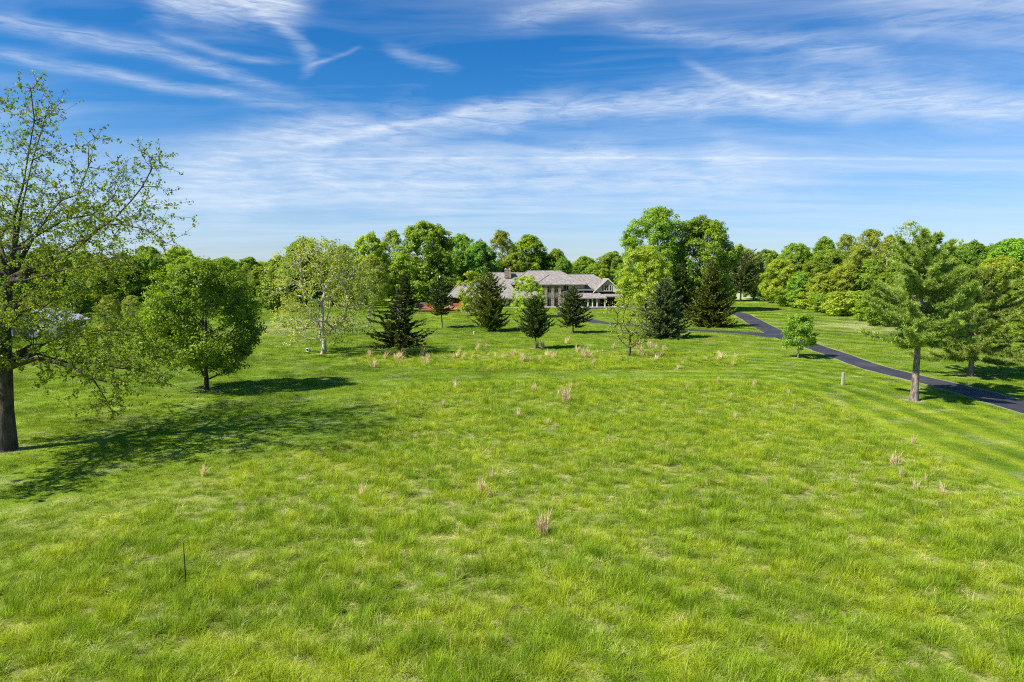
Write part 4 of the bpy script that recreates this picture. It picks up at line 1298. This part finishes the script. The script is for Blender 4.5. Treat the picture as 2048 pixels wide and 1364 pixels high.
    for i in range(120):                                           # wood on the left
        Y = g.uniform(170, 300); a = g.uniform(-.95, -.40); x = a * Y
        pts.append((x, Y, float(terrain(x, Y)) - .5)); s = g.uniform(.60, .80); sc.append((s, s, s))
    for i in range(110):                                          # behind the house and left of it
        Y = g.uniform(225, 330); a = g.uniform(-.40, .17); x = a * Y
        pts.append((x, Y, float(terrain(x, Y)) - .5)); s = g.uniform(.62, .86); sc.append((s * 1.1, s * 1.1, s))
    n = len(pts)
    o = scatter('far_woods', np.array(pts), np.array(sc), g.uniform(0, 6.28, n), g.integers(0, 4, n), C, {})
    tag(o, 'far green woods along the horizon', 'woods', kind='stuff')


build_woods()
# ------------------------------------------------------------------ the house
YH = 172.0


def hx(px, Y=YH): return px_ray(px, 580)[0] * Y
def hz(py, Y=YH): return H + px_ray(1024, py)[1] * Y


def hip(mb, x0, x1, y0, y1, ze, xa, xb, yr, zr, t=.22):
    """a hipped (or, where the ridge runs full length, gabled) roof with eaves t thick; the ridge runs along x"""
    p = [(x0, y0, ze), (x1, y0, ze), (x1, y1, ze), (x0, y1, ze), (xa, yr, zr), (xb, yr, zr),
         (x0, y0, ze - t), (x1, y0, ze - t), (x1, y1, ze - t), (x0, y1, ze - t)]
    f = [(0, 1, 5, 4), (1, 2, 5), (2, 3, 4, 5), (3, 0, 4), (0, 6, 7, 1), (1, 7, 8, 2), (2, 8, 9, 3), (3, 9, 6, 0), (9, 8, 7, 6)]
    return mb.mesh(p, f)


def hip_y(mb, x0, x1, y0, y1, ze, xr, ya, yb, zr, t=.22):
    """the same with the ridge running along y"""
    p = [(x0, y0, ze), (x1, y0, ze), (x1, y1, ze), (x0, y1, ze), (xr, ya, zr), (xr, yb, zr),
         (x0, y0, ze - t), (x1, y0, ze - t), (x1, y1, ze - t), (x0, y1, ze - t)]
    f = [(0, 1, 4), (1, 2, 5, 4), (2, 3, 5), (3, 0, 4, 5), (0, 6, 7, 1), (1, 7, 8, 2), (2, 8, 9, 3), (3, 9, 6, 0), (9, 8, 7, 6)]
    return mb.mesh(p, f)


def ridge_cap(parent, root, pts):
    for a, b in pts:
        MB().tube([np.array(a) + (0, 0, .03), np.array(b) + (0, 0, .03)], .11, 6).build('ridge_cap', MAT['shake'], parent, root)


def window(root, x0, x1, z0, z1, y, cols=2, rows=1, mat='trim', fr=.09):
    """a window facing the camera: frame, a pane to each light, muntins"""
    m = MB()
    m.box(x0, x0 + fr, y - .08, y + .06, z0, z1).box(x1 - fr, x1, y - .08, y + .06, z0, z1)
    m.box(x0 + fr, x1 - fr, y - .08, y + .06, z1 - fr, z1).box(x0 + fr, x1 - fr, y - .10, y + .06, z0, z0 + fr)
    w = m.build('window', MAT[mat], root)
    cw = (x1 - x0 - 2 * fr) / cols; ch = (z1 - z0 - 2 * fr) / rows
    for i in range(cols):
        for j in range(rows):
            MB().box(x0 + fr + i * cw + .012, x0 + fr + (i + 1) * cw - .012, y + .0, y + .03, z0 + fr + j * ch + .012, z0 + fr + (j + 1) * ch - .012).build('pane', MAT['glass'], w, root)
    for i in range(1, cols):
        c = x0 + fr + i * cw; MB().box(c - .035, c + .035, y - .06, y + .045, z0 + fr, z1 - fr).build('mullion', MAT[mat], w, root)
    for j in range(1, rows):
        c = z0 + fr + j * ch; MB().box(x0 + fr, x1 - fr, y - .05, y + .04, c - .025, c + .025).build('mullion', MAT[mat], w, root)
    return w


def build_house():
    g = .9
    e = empty('house', (hx(1070), YH, g))
    tag(e, 'long cream and stone house with grey shake roofs behind the cedars', 'house')
    def part(name, mat, fn):
        m = MB(); fn(m); return m.build(name, MAT[mat], e)
    # --- walls
    part('wall', 'cream', lambda m: m.box(hx(1078), hx(1171), 174.6, 186, g - .3, hz(570)))               # two-storey block
    part('wall', 'cream', lambda m: m.box(hx(962), hx(1077), 173.0, 188, g - .3, hz(594)))                 # middle range
    part('wall', 'cream', lambda m: m.box(hx(929), hx(961), 171.5, 180, g - .3, hz(592)))                  # left wing
    part('wall', 'cream', lambda m: m.box(hx(1172), hx(1240), 175.2, 187, g - .3, hz(583)))                # right wing
    part('wall', 'cream', lambda m: m.box(hx(1082), hx(1127), 172.6, 174.5, g - .3, hz(570)))              # bay
    # --- roofs
    def roof(fn, caps):
        r = part('roof', 'shake', fn); ridge_cap(r, e, caps); return r
    ze, zm, zr = hz(596), hz(545.5), hz(541.5)
    x0, xa, xb, x1 = hx(952), hx(977), hx(1062), hx(1079)
    roof(lambda m: hip(m, x0, x1, 171.6, 190, ze, xa, xb, 181, zm), [((xa, 181, zm), (xb, 181, zm)), ((x0, 171.6, ze), (xa, 181, zm))])
    zt = hz(568.5)
    a0, aa, ab, a1 = hx(1022), hx(1056), hx(1122), hx(1177.5)
    r2 = roof(lambda m: hip(m, a0, a1, 173.6, 187.4, zt, aa, ab, 180.2, zr), [((aa, 180.2, zr), (ab, 180.2, zr)), ((a1, 173.6, zt), (ab, 180.2, zr)), ((a0, 173.6, zt), (aa, 180.2, zr))])
    b0, bm, b1 = hx(1071), hx(1100), hx(1131); zb = hz(549)
    roof(lambda m: hip_y(m, b0, b1, 171.4, 180, zt + .02, bm, 175.6, 179.6, zb), [((b0, 171.4, zt), (bm, 175.6, zb)), ((b1, 171.4, zt), (bm, 175.6, zb))])
    c0, ca, cb, c1 = hx(1128), hx(1142), hx(1194), hx(1240); zc = hz(549); zce = hz(580)
    roof(lambda m: hip(m, c0, c1, 174.3, 188, zce, ca, cb, 181.5, zc), [((ca, 181.5, zc), (cb, 181.5, zc)), ((c1, 174.3, zce), (cb, 181.5, zc))])
    l0, la, lb, l1 = hx(894), hx(918), hx(958), hx(966); zl, zle = hz(565), hz(593)
    roof(lambda m: hip(m, l0, l1, 169.0, 182, zle, la, lb, 175.5, zl), [((la, 175.5, zl), (lb, 175.5, zl)), ((l0, 169, zle), (la, 175.5, zl))])
    # dormer gable on the right wing
    d0, dm, d1 = hx(1187), hx(1216), hx(1245); zd, zde = hz(556.5), hz(584)
    yd = 173.0
    m = MB(); t = .2
    for (xe, s) in ((d0, 1), (d1, -1)):
        m.mesh([(xe, yd - .5, zde), (dm, yd - .5, zd), (dm, 181.4, zd), (xe, 178, zde), (xe, yd - .5, zde - t), (dm, yd - .5, zd - t), (dm, 181.4, zd - t), (xe, 178, zde - t)],
               [(0, 1, 2, 3) if s > 0 else (3, 2, 1, 0), (4, 7, 6, 5), (0, 4, 5, 1), (3, 2, 6, 7), (0, 3, 7, 4)])
    dr = m.build('roof', MAT['shake'], e)
    m = MB(); k = .35
    m.mesh([(d0 + k, yd, zde), (d1 - k, yd, zde), (dm, yd, zd - .35), (d0 + k, 175.1, zde), (d1 - k, 175.1, zde), (dm, 175.1, zd - .35)], [(0, 1, 2), (5, 4, 3), (0, 2, 5, 3), (1, 4, 5, 2), (0, 3, 4, 1)])
    m.build('gable', MAT['cream'], e)
    for (xa_, xb_) in ((d0, dm), (d1, dm)):                        # barge boards
        s = 1 if xa_ < xb_ else -1
        q = [(xa_, yd - .58, zde - .28), (xb_, yd - .58, zd - .28), (xb_, yd - .58, zd + .05), (xa_, yd - .58, zde + .05)]
        q2 = [(x, yd - .51, z) for x, y, z in q]
        MB().mesh(q + q2, [(0, 1, 2, 3), (7, 6, 5, 4), (0, 4, 5, 1), (2, 6, 7, 3), (1, 5, 6, 2), (3, 7, 4, 0)]).build('barge_board', MAT['trim'], e)
    zw0, zw1 = hz(582), hz(570)
    window(e, hx(1204.5), hx(1208.5), zw0, zw1, yd - .06, 1, 2); window(e, hx(1209.5), hx(1219), zw0, zw1, yd - .06, 2, 2); window(e, hx(1220), hx(1224.5), zw0, zw1, yd - .06, 1, 2)
    # lean-to roof below the dormer
    s0, s1 = hx(1186), hx(1246)
    part('lean_to_roof', 'shake', lambda m: m.mesh([(s0, 171.2, hz(592)), (s1, 171.2, hz(592)), (s1, 175.1, hz(584.5)), (s0, 175.1, hz(584.5)), (s0, 171.2, hz(594)), (s1, 171.2, hz(594)), (s1, 175.1, hz(594)), (s0, 175.1, hz(594))],
        [(0, 1, 2, 3), (4, 7, 6, 5), (0, 4, 5, 1), (1, 5, 6, 2), (3, 2, 6, 7), (0, 3, 7, 4)]))
    # porch
    p0, pa, pb, p1 = hx(1148), hx(1163), hx(1189), hx(1211)
    roof(lambda m: hip(m, p0, p1, 169.6, 175.1, hz(595), pa, pb, 174.9, hz(580.5)), [((p0, 169.6, hz(595)), (pa, 174.9, hz(580.5))), ((p1, 169.6, hz(595)), (pb, 174.9, hz(580.5)))])
    for px in (1151, 1174.5, 1183.5, 1192.5, 1208):
        part('porch_post', 'trim', lambda m: m.box(hx(px) - .13, hx(px) + .13, 170.0, 170.26, g, hz(596.5)))
    for px0, px1 in ((1154, 1163), (1164, 1173.3), (1176, 1182.3), (1185, 1191.3)):
        window(e, hx(px0), hx(px1), g + .25, hz(597.5), 174.52, 1, 1)
    part('brick_pier', 'stone', lambda m: m.box(hx(1194), hx(1201), 172.0, 173.2, g, hz(597)))
    part('porch_floor', 'concrete', lambda m: m.box(hx(1142), hx(1246), 169.4, 174.5, g - .2, g + .12))
    part('dark_entry', 'brown', lambda m: m.box(hx(1203), hx(1238), 174.8, 175.1, g, hz(595)))
    # stone piers and glazing of the bay
    yb = 172.5
    for px in (1091.5, 1105.5, 1119.5):
        part('stone_pier', 'stone', lambda m: m.box(hx(px) - .34, hx(px) + .34, yb - .75, yb + .02, g - .2, hz(570)))
    for px0, px1 in ((1095, 1102.5), (1109, 1116.5)):
        window(e, hx(px0), hx(px1), g + .05, hz(596), yb + .02, 2, 1); window(e, hx(px0), hx(px1), hz(585), hz(571), yb + .02, 2, 2)
        part('spandrel_panel', 'trim', lambda m: m.box(hx(px0), hx(px1), yb - .06, yb + .03, hz(594.5), hz(586)))
    window(e, hx(1083.5), hx(1088.5), hz(585), hz(571), yb + .02, 1, 2); window(e, hx(1083.5), hx(1088.5), g + .05, hz(596), yb + .02, 1, 1)
    part('corner_panel', 'trim', lambda m: m.box(hx(1121.8), hx(1128), yb - .1, yb + .08, g, hz(584)))
    part('bay_side_roof', 'slate', lambda m: m.mesh([(hx(1121), yb - .6, hz(583)), (hx(1133), yb - .6, hz(583)), (hx(1133), yb + 2, hz(571)), (hx(1121), yb + 2, hz(571)), (hx(1121), yb - .6, hz(584.5)), (hx(1133), yb - .6, hz(584.5)), (hx(1133), yb + 2, hz(584.5)), (hx(1121), yb + 2, hz(584.5))],
        [(0, 1, 2, 3), (4, 7, 6, 5), (0, 4, 5, 1), (1, 5, 6, 2), (3, 2, 6, 7), (0, 3, 7, 4)]))
    window(e, hx(1134), hx(1139), hz(582), hz(571), 174.54, 1, 1); window(e, hx(1146), hx(1153), hz(579), hz(570.5), 174.54, 2, 1)
    window(e, hx(1133), hx(1142), g + .4, hz(597), 174.54, 2, 1)
    part('lean_to_roof', 'slate', lambda m: m.mesh([(hx(1150), 172.6, hz(580)), (hx(1189), 172.6, hz(580)), (hx(1189), 174.9, hz(577.5)), (hx(1150), 174.9, hz(577.5)), (hx(1150), 172.6, hz(582)), (hx(1189), 172.6, hz(582)), (hx(1189), 174.9, hz(582)), (hx(1150), 174.9, hz(582))],
        [(0, 1, 2, 3), (4, 7, 6, 5), (0, 4, 5, 1), (1, 5, 6, 2), (3, 2, 6, 7), (0, 3, 7, 4)]))
    # middle range glazing
    for px in (968, 984, 1000, 1016, 1032, 1048, 1062): window(e, hx(px), hx(px + 8), g + .1, hz(599), 172.94, 2, 1)
    # left wing: veranda posts and dark glazing
    part('veranda_wall', 'brown', lambda m: m.box(hx(898), hx(928.4), 174.0, 174.4, g, hz(594)))
    for px in (900, 925.5, 932.5): part('veranda_post', 'trim', lambda m: m.box(hx(px) - .12, hx(px) + .12, 169.7, 169.94, g, hz(594.7)))
    for px0, px1 in ((903, 909), (911, 917), (919, 925)): window(e, hx(px0), hx(px1), g + .1, hz(597), 173.92, 1, 1, 'brown')
    # chimney
    ch = part('chimney', 'stone', lambda m: m.box(hx(1008.5), hx(1022), 178.6, 180.2, hz(556), hz(539)))
    MB().box(hx(1007.8), hx(1022.7), 178.5, 180.3, hz(539) + .004, hz(538)).build('chimney_cap', MAT['concrete'], ch, e)
    for px in (1011, 1019): MB().tube([(hx(px), 179.4, hz(538)), (hx(px), 179.4, hz(535.8))], .18, 8).build('flue_pot', MAT['concrete'], ch, e)
    part('step', 'concrete', lambda m: m.box(hx(1080), hx(1130), 171.0, 171.74, g - .2, g + .1))

    # --- deck
    dk = empty('deck', (hx(885, 154), 154, float(terrain(hx(885, 154), 154)))); tag(dk, 'low red-brown timber deck at the left end of the house', 'deck')
    y0, y1 = 150.0, 163.0; zd_ = hz(618.5, y0); gz = .3
    n = 34
    for i in range(n):
        a = y0 + (y1 - y0) * i / n; b = y0 + (y1 - y0) * (i + 1) / n - .04
        MB().box(hx(834, y0), hx(930, y0), a, b, zd_ - .06, zd_).build('plank', MAT['deck'], dk)
    MB().box(hx(833.6, y0), hx(930.4, y0), y0 - .08, y0 - .005, zd_ - .26, zd_ + .01).build('rim_board', MAT['deck'], dk)
    MB().box(hx(930.4, y0) + .005, hx(930.4, y0) + .08, y0 - .08, y1, zd_ - .26, zd_ + .01).build('rim_board', MAT['deck'], dk)
    for px in (836, 843, 850, 857, 864, 872, 884, 896, 908, 920, 928): MB().box(hx(px, y0) - .08, hx(px, y0) + .08, y0 + .1, y0 + .26, gz, zd_ - .062).build('deck_leg', MAT['post'], dk)
    for (px0, px1, yy) in ((838, 862, 155.5), (906, 926, 158)):
        MB().box(hx(px0, yy), hx(px1, yy), yy, yy + .5, zd_ + .40, zd_ + .46).build('bench_seat', MAT['deck'], dk)
        MB().box(hx(px0, yy), hx(px1, yy), yy + .52, yy + .58, zd_ + .5, zd_ + .95).build('bench_back', MAT['deck'], dk)
        for px in (px0 + 1, px1 - 1): MB().box(hx(px, yy) - .06, hx(px, yy) + .06, yy + .1, yy + .4, zd_ + .002, zd_ + .398).build('bench_leg', MAT['deck'], dk)
    for k in range(3): MB().box(hx(896, y0), hx(930, y0), y0 - .45 * (k + 1) + .35, y0 - .45 * k - .09 * (k == 0) - .01, gz, zd_ - .2 * (k + 1)).build('stair_tread', MAT['deck'], dk)
    sw = MB().box(hx(831, 171), hx(872, 171), 171.0, 171.4, g - .3, hz(608, 171)).build('retaining_wall', MAT['grey_wood']); tag(sw, 'grey timber retaining wall behind the deck', 'wall')
    sw = MB().box(hx(840, 175), hx(872, 175), 175.0, 175.4, g - .3, hz(605, 175)).build('retaining_wall', MAT['grey_wood']); tag(sw, 'upper grey timber wall step behind the deck', 'wall')
    st = MB().box(hx(926, 148), hx(938, 148), 147.2, 149.0, g - .4, float(terrain(hx(930, 148), 148)) + .16).build('stone_step', MAT['concrete']); tag(st, 'pale slab step at the right end of the deck', 'step')
    wk = MB().box(hx(1205), hx(1292), 167.6, 168.5, g - .2, g + .16).build('front_walk', MAT['concrete']); tag(wk, 'pale concrete kerb walk along the drive before the house', 'walk')

    # --- light pole
    pole = empty('light_pole', ground(876, 622)); tag(pole, 'tall slim wooden pole with a lamp head behind the small cedar', 'light pole')
    b = np.array(pole.location); zt_ = H + px_ray(876, 553)[1] * b[1]
    MB().tube([b + (0, 0, -.3), (b[0], b[1], zt_)], [.12, .09], 8).build('pole', MAT['post'], pole)
    MB().tube([(b[0], b[1], zt_ - .15), (b[0] + .55, b[1], zt_ + .05)], .04, 6).build('bracket', MAT['white'], pole)
    MB().tube([(b[0] + .55, b[1], zt_ + .18), (b[0] + .55, b[1], zt_ - .05), (b[0] + .55, b[1], zt_ - .35)], [.12, .26, .20], 10).build('lamp_head', MAT['white'], pole)


build_house()


def gable_building(name, label, pxc, Y, wid, dep, eave, ridge, wall, roofm, along='y', wins=()):
    a, _ = px_ray(pxc, 580); x = a * Y; z = float(terrain(x, Y))
    e = empty(name, (x, Y, z)); tag(e, label, 'building')
    X0, X1, Y0_, Y1_ = x - wid / 2, x + wid / 2, Y, Y + dep
    MB().box(X0, X1, Y0_, Y1_, z - .5, z + eave).build('wall', MAT[wall], e)
    o = .45
    m = MB()
    if along == 'y':
        for (xe, s) in ((X0 - o, 1), (X1 + o, -1)):
            zz = z + eave - .05
            m.mesh([(xe, Y0_ - o, zz), (x, Y0_ - o, z + ridge), (x, Y1_ + o, z + ridge), (xe, Y1_ + o, zz), (xe, Y0_ - o, zz - .18), (x, Y0_ - o, z + ridge - .18), (x, Y1_ + o, z + ridge - .18), (xe, Y1_ + o, zz - .18)],
                   [(0, 1, 2, 3), (4, 7, 6, 5), (0, 4, 5, 1), (3, 2, 6, 7), (0, 3, 7, 4)])
        MB().mesh([(X0, Y0_ + .003, z + eave), (X1, Y0_ + .003, z + eave), (x, Y0_ + .003, z + ridge - .2), (X0, Y1_, z + eave), (X1, Y1_, z + eave), (x, Y1_, z + ridge - .2)], [(0, 1, 2), (5, 4, 3), (0, 2, 5, 3), (1, 4, 5, 2)]).build('gable', MAT[wall], e)
    else:
        hip(m, X0 - o, X1 + o, Y0_ - o, Y1_ + o, z + eave, X0 - o + .01, X1 + o - .01, (Y0_ + Y1_) / 2, z + ridge, .2)
    m.build('roof', MAT[roofm], e)
    for (f0, f1, h0, h1, mat) in wins:
        if mat == 'door': MB().box(X0 + f0 * wid, X0 + f1 * wid, Y0_ - .06, Y0_ + .02, z, z + h1).build('door', MAT['dark'], e)
        else: window(e, X0 + f0 * wid, X0 + f1 * wid, z + h0, z + h1, Y0_ - .04, 2, 2)
    return e


gable_building('shed', 'pale-roofed shed half hidden behind the left tree', 58, 100, 7.4, 7, 2.5, 4.3, 'shed_wall', 'metal_roof', 'y', [(.12, .42, 0, 2.1, 'door'), (.62, .80, 1.0, 1.9, 'w')])
gable_building('white_house', 'white house glimpsed behind the round-headed pine', 1492, 222, 15, 9, 6.6, 10.6, 'siding', 'slate', 'x', [(.08, .16, 3.6, 5.2, 'w'), (.30, .38, 3.6, 5.2, 'w'), (.08, .16, .8, 2.4, 'w'), (.72, .80, 3.6, 5.2, 'w')])


# ------------------------------------------------------------------ small things
def small_things():
    b = ground(1685, 771)
    p = empty('marker_post', b); tag(p, 'weathered pale wooden marker post on the mown strip', 'post')
    x, y, z = b
    r = .125
    MB().tube([(x, y, z - .3), (x, y, z + .5), (x + .004, y, z + 1.06)], [r, r * .99, r * .97], 14).build('post', MAT['post'], p)
    MB().tube([(x + .004, y, z + 1.062), (x + .004, y, z + 1.09)], [r * .97, r * .78], 14).build('post_top', MAT['post'], p)
    b = ground(373, 1173); x, y, z = b
    p = empty('fence_stake', b); tag(p, 'thin dark steel fence stake standing alone in the meadow', 'stake')
    MB().tube([(x, y, z - .3), (x - .03, y + .01, z + 1.33)], .012, 6).build('shaft', MAT['steel'], p)
    MB().box(x - .024, x - .012, y - .028, y - .0, z + .1, z + 1.28).build('flange', MAT['steel'], p)
    for k in range(12): MB().box(x - .026, x - .010, y - .036, y - .029, z + .15 + k * .09, z + .18 + k * .09).build('stud', MAT['steel'], p)
    b = ground(617, 704); x, y, z = b
    p = empty('pail', b); tag(p, 'small white pail lying on its side beside the pale sycamore', 'pail')
    ax = unit(np.array([-.25, -1, .12])); c0 = np.array([x, y, z + .24])
    m = MB(); m.tube([c0 - ax * .22, c0 + ax * .22], [.20, .25], 16); m.build('shell', MAT['white'], p)
    MB().tube([c0 + ax * .222, c0 + ax * .226], .17, 16).build('mouth', MAT['dark'], p)
    b = ground(948, 669); x, y, z = b
    o = MB().tube([(x, y, z - .1), (x, y, z + .36), (x, y, z + .362), (x, y, z + .46)], [.07, .07, .11, .10], 12).build('vent_pipe', MAT['white'])
    tag(o, 'short white capped pipe in the lawn below the broad olive cedar', 'pipe')


small_things()


def dry_clumps():
    rng = np.random.default_rng(99)
    def clump(seed, n, hh, spread):
        r = np.random.default_rng(seed)
        a = r.uniform(0, 6.28, n); rr = .15 * np.sqrt(r.uniform(0, 1, n)); ln = hh * (.28 + .75 * r.uniform(0, 1, n) ** 1.4 * (1 - 1.5 * rr))
        lean = r.normal(0, spread, n); o = r.uniform(0, 6.28, n)
        V = []; w = .0058
        side = np.stack([np.cos(o + 1.57), np.sin(o + 1.57), 0 * o], 1)
        for t in (0, .5, 1.0):
            c = np.stack([rr * np.cos(a) + ln * t * np.sin(lean * (.5 + .7 * t)) * np.cos(o), rr * np.sin(a) + ln * t * np.sin(lean * (.5 + .7 * t)) * np.sin(o), ln * t * np.cos(lean)], 1)
            ww = w * (1 if t < .9 else .5) * (1 + .8 * (t == .5))
            V += [c - side * ww, c + side * ww]
        V = np.concatenate(V); i = np.arange(n)
        Fq = np.concatenate([np.stack([i + 2 * k * n, i + (2 * k + 1) * n, i + (2 * k + 3) * n, i + (2 * k + 2) * n], 1) for k in range(2)])
        return np_mesh('dry_grass_clump', V, [Fq], [MAT['dry']], fattrs=dict(var=np.tile(r.uniform(0, 1, n), 2)))
    PR = [clump(300 + i, 60 + 14 * i, 1.0, .22 + .08 * (i % 3)) for i in range(5)]
    def put(px, py, hpx, label, group, wide=1.0):
        b = ground(px, py); h = hpx / F * b[1] * 1.12
        o = link('dry_grass_clump', PR[int(rng.integers(0, 5))]); o.location = tuple(b); o.rotation_euler = (0, 0, rng.uniform(0, 6.28))
        o.scale = (wide * h * 1.1, wide * h * 1.1, h); tag(o, label, 'dry grass', group)
    lone = 'tan dry grass clump standing in the meadow'
    for px, py, hh, lb in [
        (1085, 1072, 52, 'largest tan dry grass clump, nearest in the middle of the meadow'),
        (1788, 932, 34, 'tan dry grass clump near the right edge of the meadow, tallest of its cluster'),
        (1067, 786, 20, 'reddish tan dry grass clump at the far edge of the meadow, middle'),
        (1131, 806, 36, 'tall tan dry grass clump amid the far half of the meadow'),
        (1036, 836, 22, 'tan dry grass clump left of the tall one in the far meadow'),
        (912, 776, 22, 'tan dry grass clump at the far left edge of the meadow')]:
        put(px, py, hh, lb, 'dry clumps in the meadow', 1.25)
    lone = 'tan dry grass clump '
    for where, L_ in {
        'right of the middle in the far meadow': [(1095, 852, 18), (1140, 780, 18), (1154, 776, 14), (1118, 792, 16), (1134, 822, 14), (1072, 822, 12), (1110, 858, 14)],
        'left of the largest one in the middle meadow': [(962, 990, 40), (985, 965, 34), (978, 998, 26)],
        'thin and faint at the edge of the big tree shadow': [(725, 996, 34), (408, 952, 30)],
        'in the far left corner of the meadow': [(790, 814, 16), (843, 818, 16), (884, 816, 20)],
        'in the far right corner of the meadow': [(1329, 820, 18), (1470, 838, 20), (1462, 796, 14), (1508, 775, 20), (1576, 792, 16), (1588, 820, 16), (1436, 766, 14), (1374, 780, 14)],
        'low in the cluster by the right edge of the meadow': [(1827, 890, 22), (1802, 955, 26), (1832, 982, 28), (1882, 992, 30), (1850, 966, 18)]}.items():
        for px, py, hh in L_: put(px, py, hh, lone + where, 'dry clumps in the meadow')
    strip = 'tan dry grass clump in the unmown strip, '
    for cx, cy, sx, sy, n, where in [
            (1020, 716, 14, 5, 9, 'in the bunch left of the rounded cedar'), (975, 712, 6, 4, 3, 'below the short white pipe'), (935, 720, 14, 5, 4, 'below the broad olive cedar'), (820, 718, 22, 4, 5, 'below the limbed-up spruce'),
            (890, 712, 28, 5, 5, 'below the crooked cedar'), (760, 716, 20, 3, 4, 'at its left end'), (1085, 712, 26, 6, 6, 'below the rounded cedar'), (1140, 715, 20, 6, 6, 'below the spreading cedar'), (1165, 700, 20, 4, 5, 'at the tip of the rounded cedar shadow'),
            (1220, 702, 24, 4, 5, 'just left of the sparse young tree'), (1290, 706, 14, 4, 4, 'just right of the sparse young tree'), (1340, 722, 24, 4, 7, 'before the young tree shadow'), (1425, 712, 16, 6, 5, 'below the olive pointed spruce'), (1470, 728, 8, 4, 2, 'at its right end'), (1330, 700, 20, 4, 3, 'below the grey-green spruce')]:
        for k in range(n):
            put(cx + rng.normal(0, sx * 1.5), cy + rng.normal(0, sy * 1.7), rng.uniform(6, 20), strip + where, 'dry clumps in the unmown strip', rng.uniform(.9, 1.9))


dry_clumps()
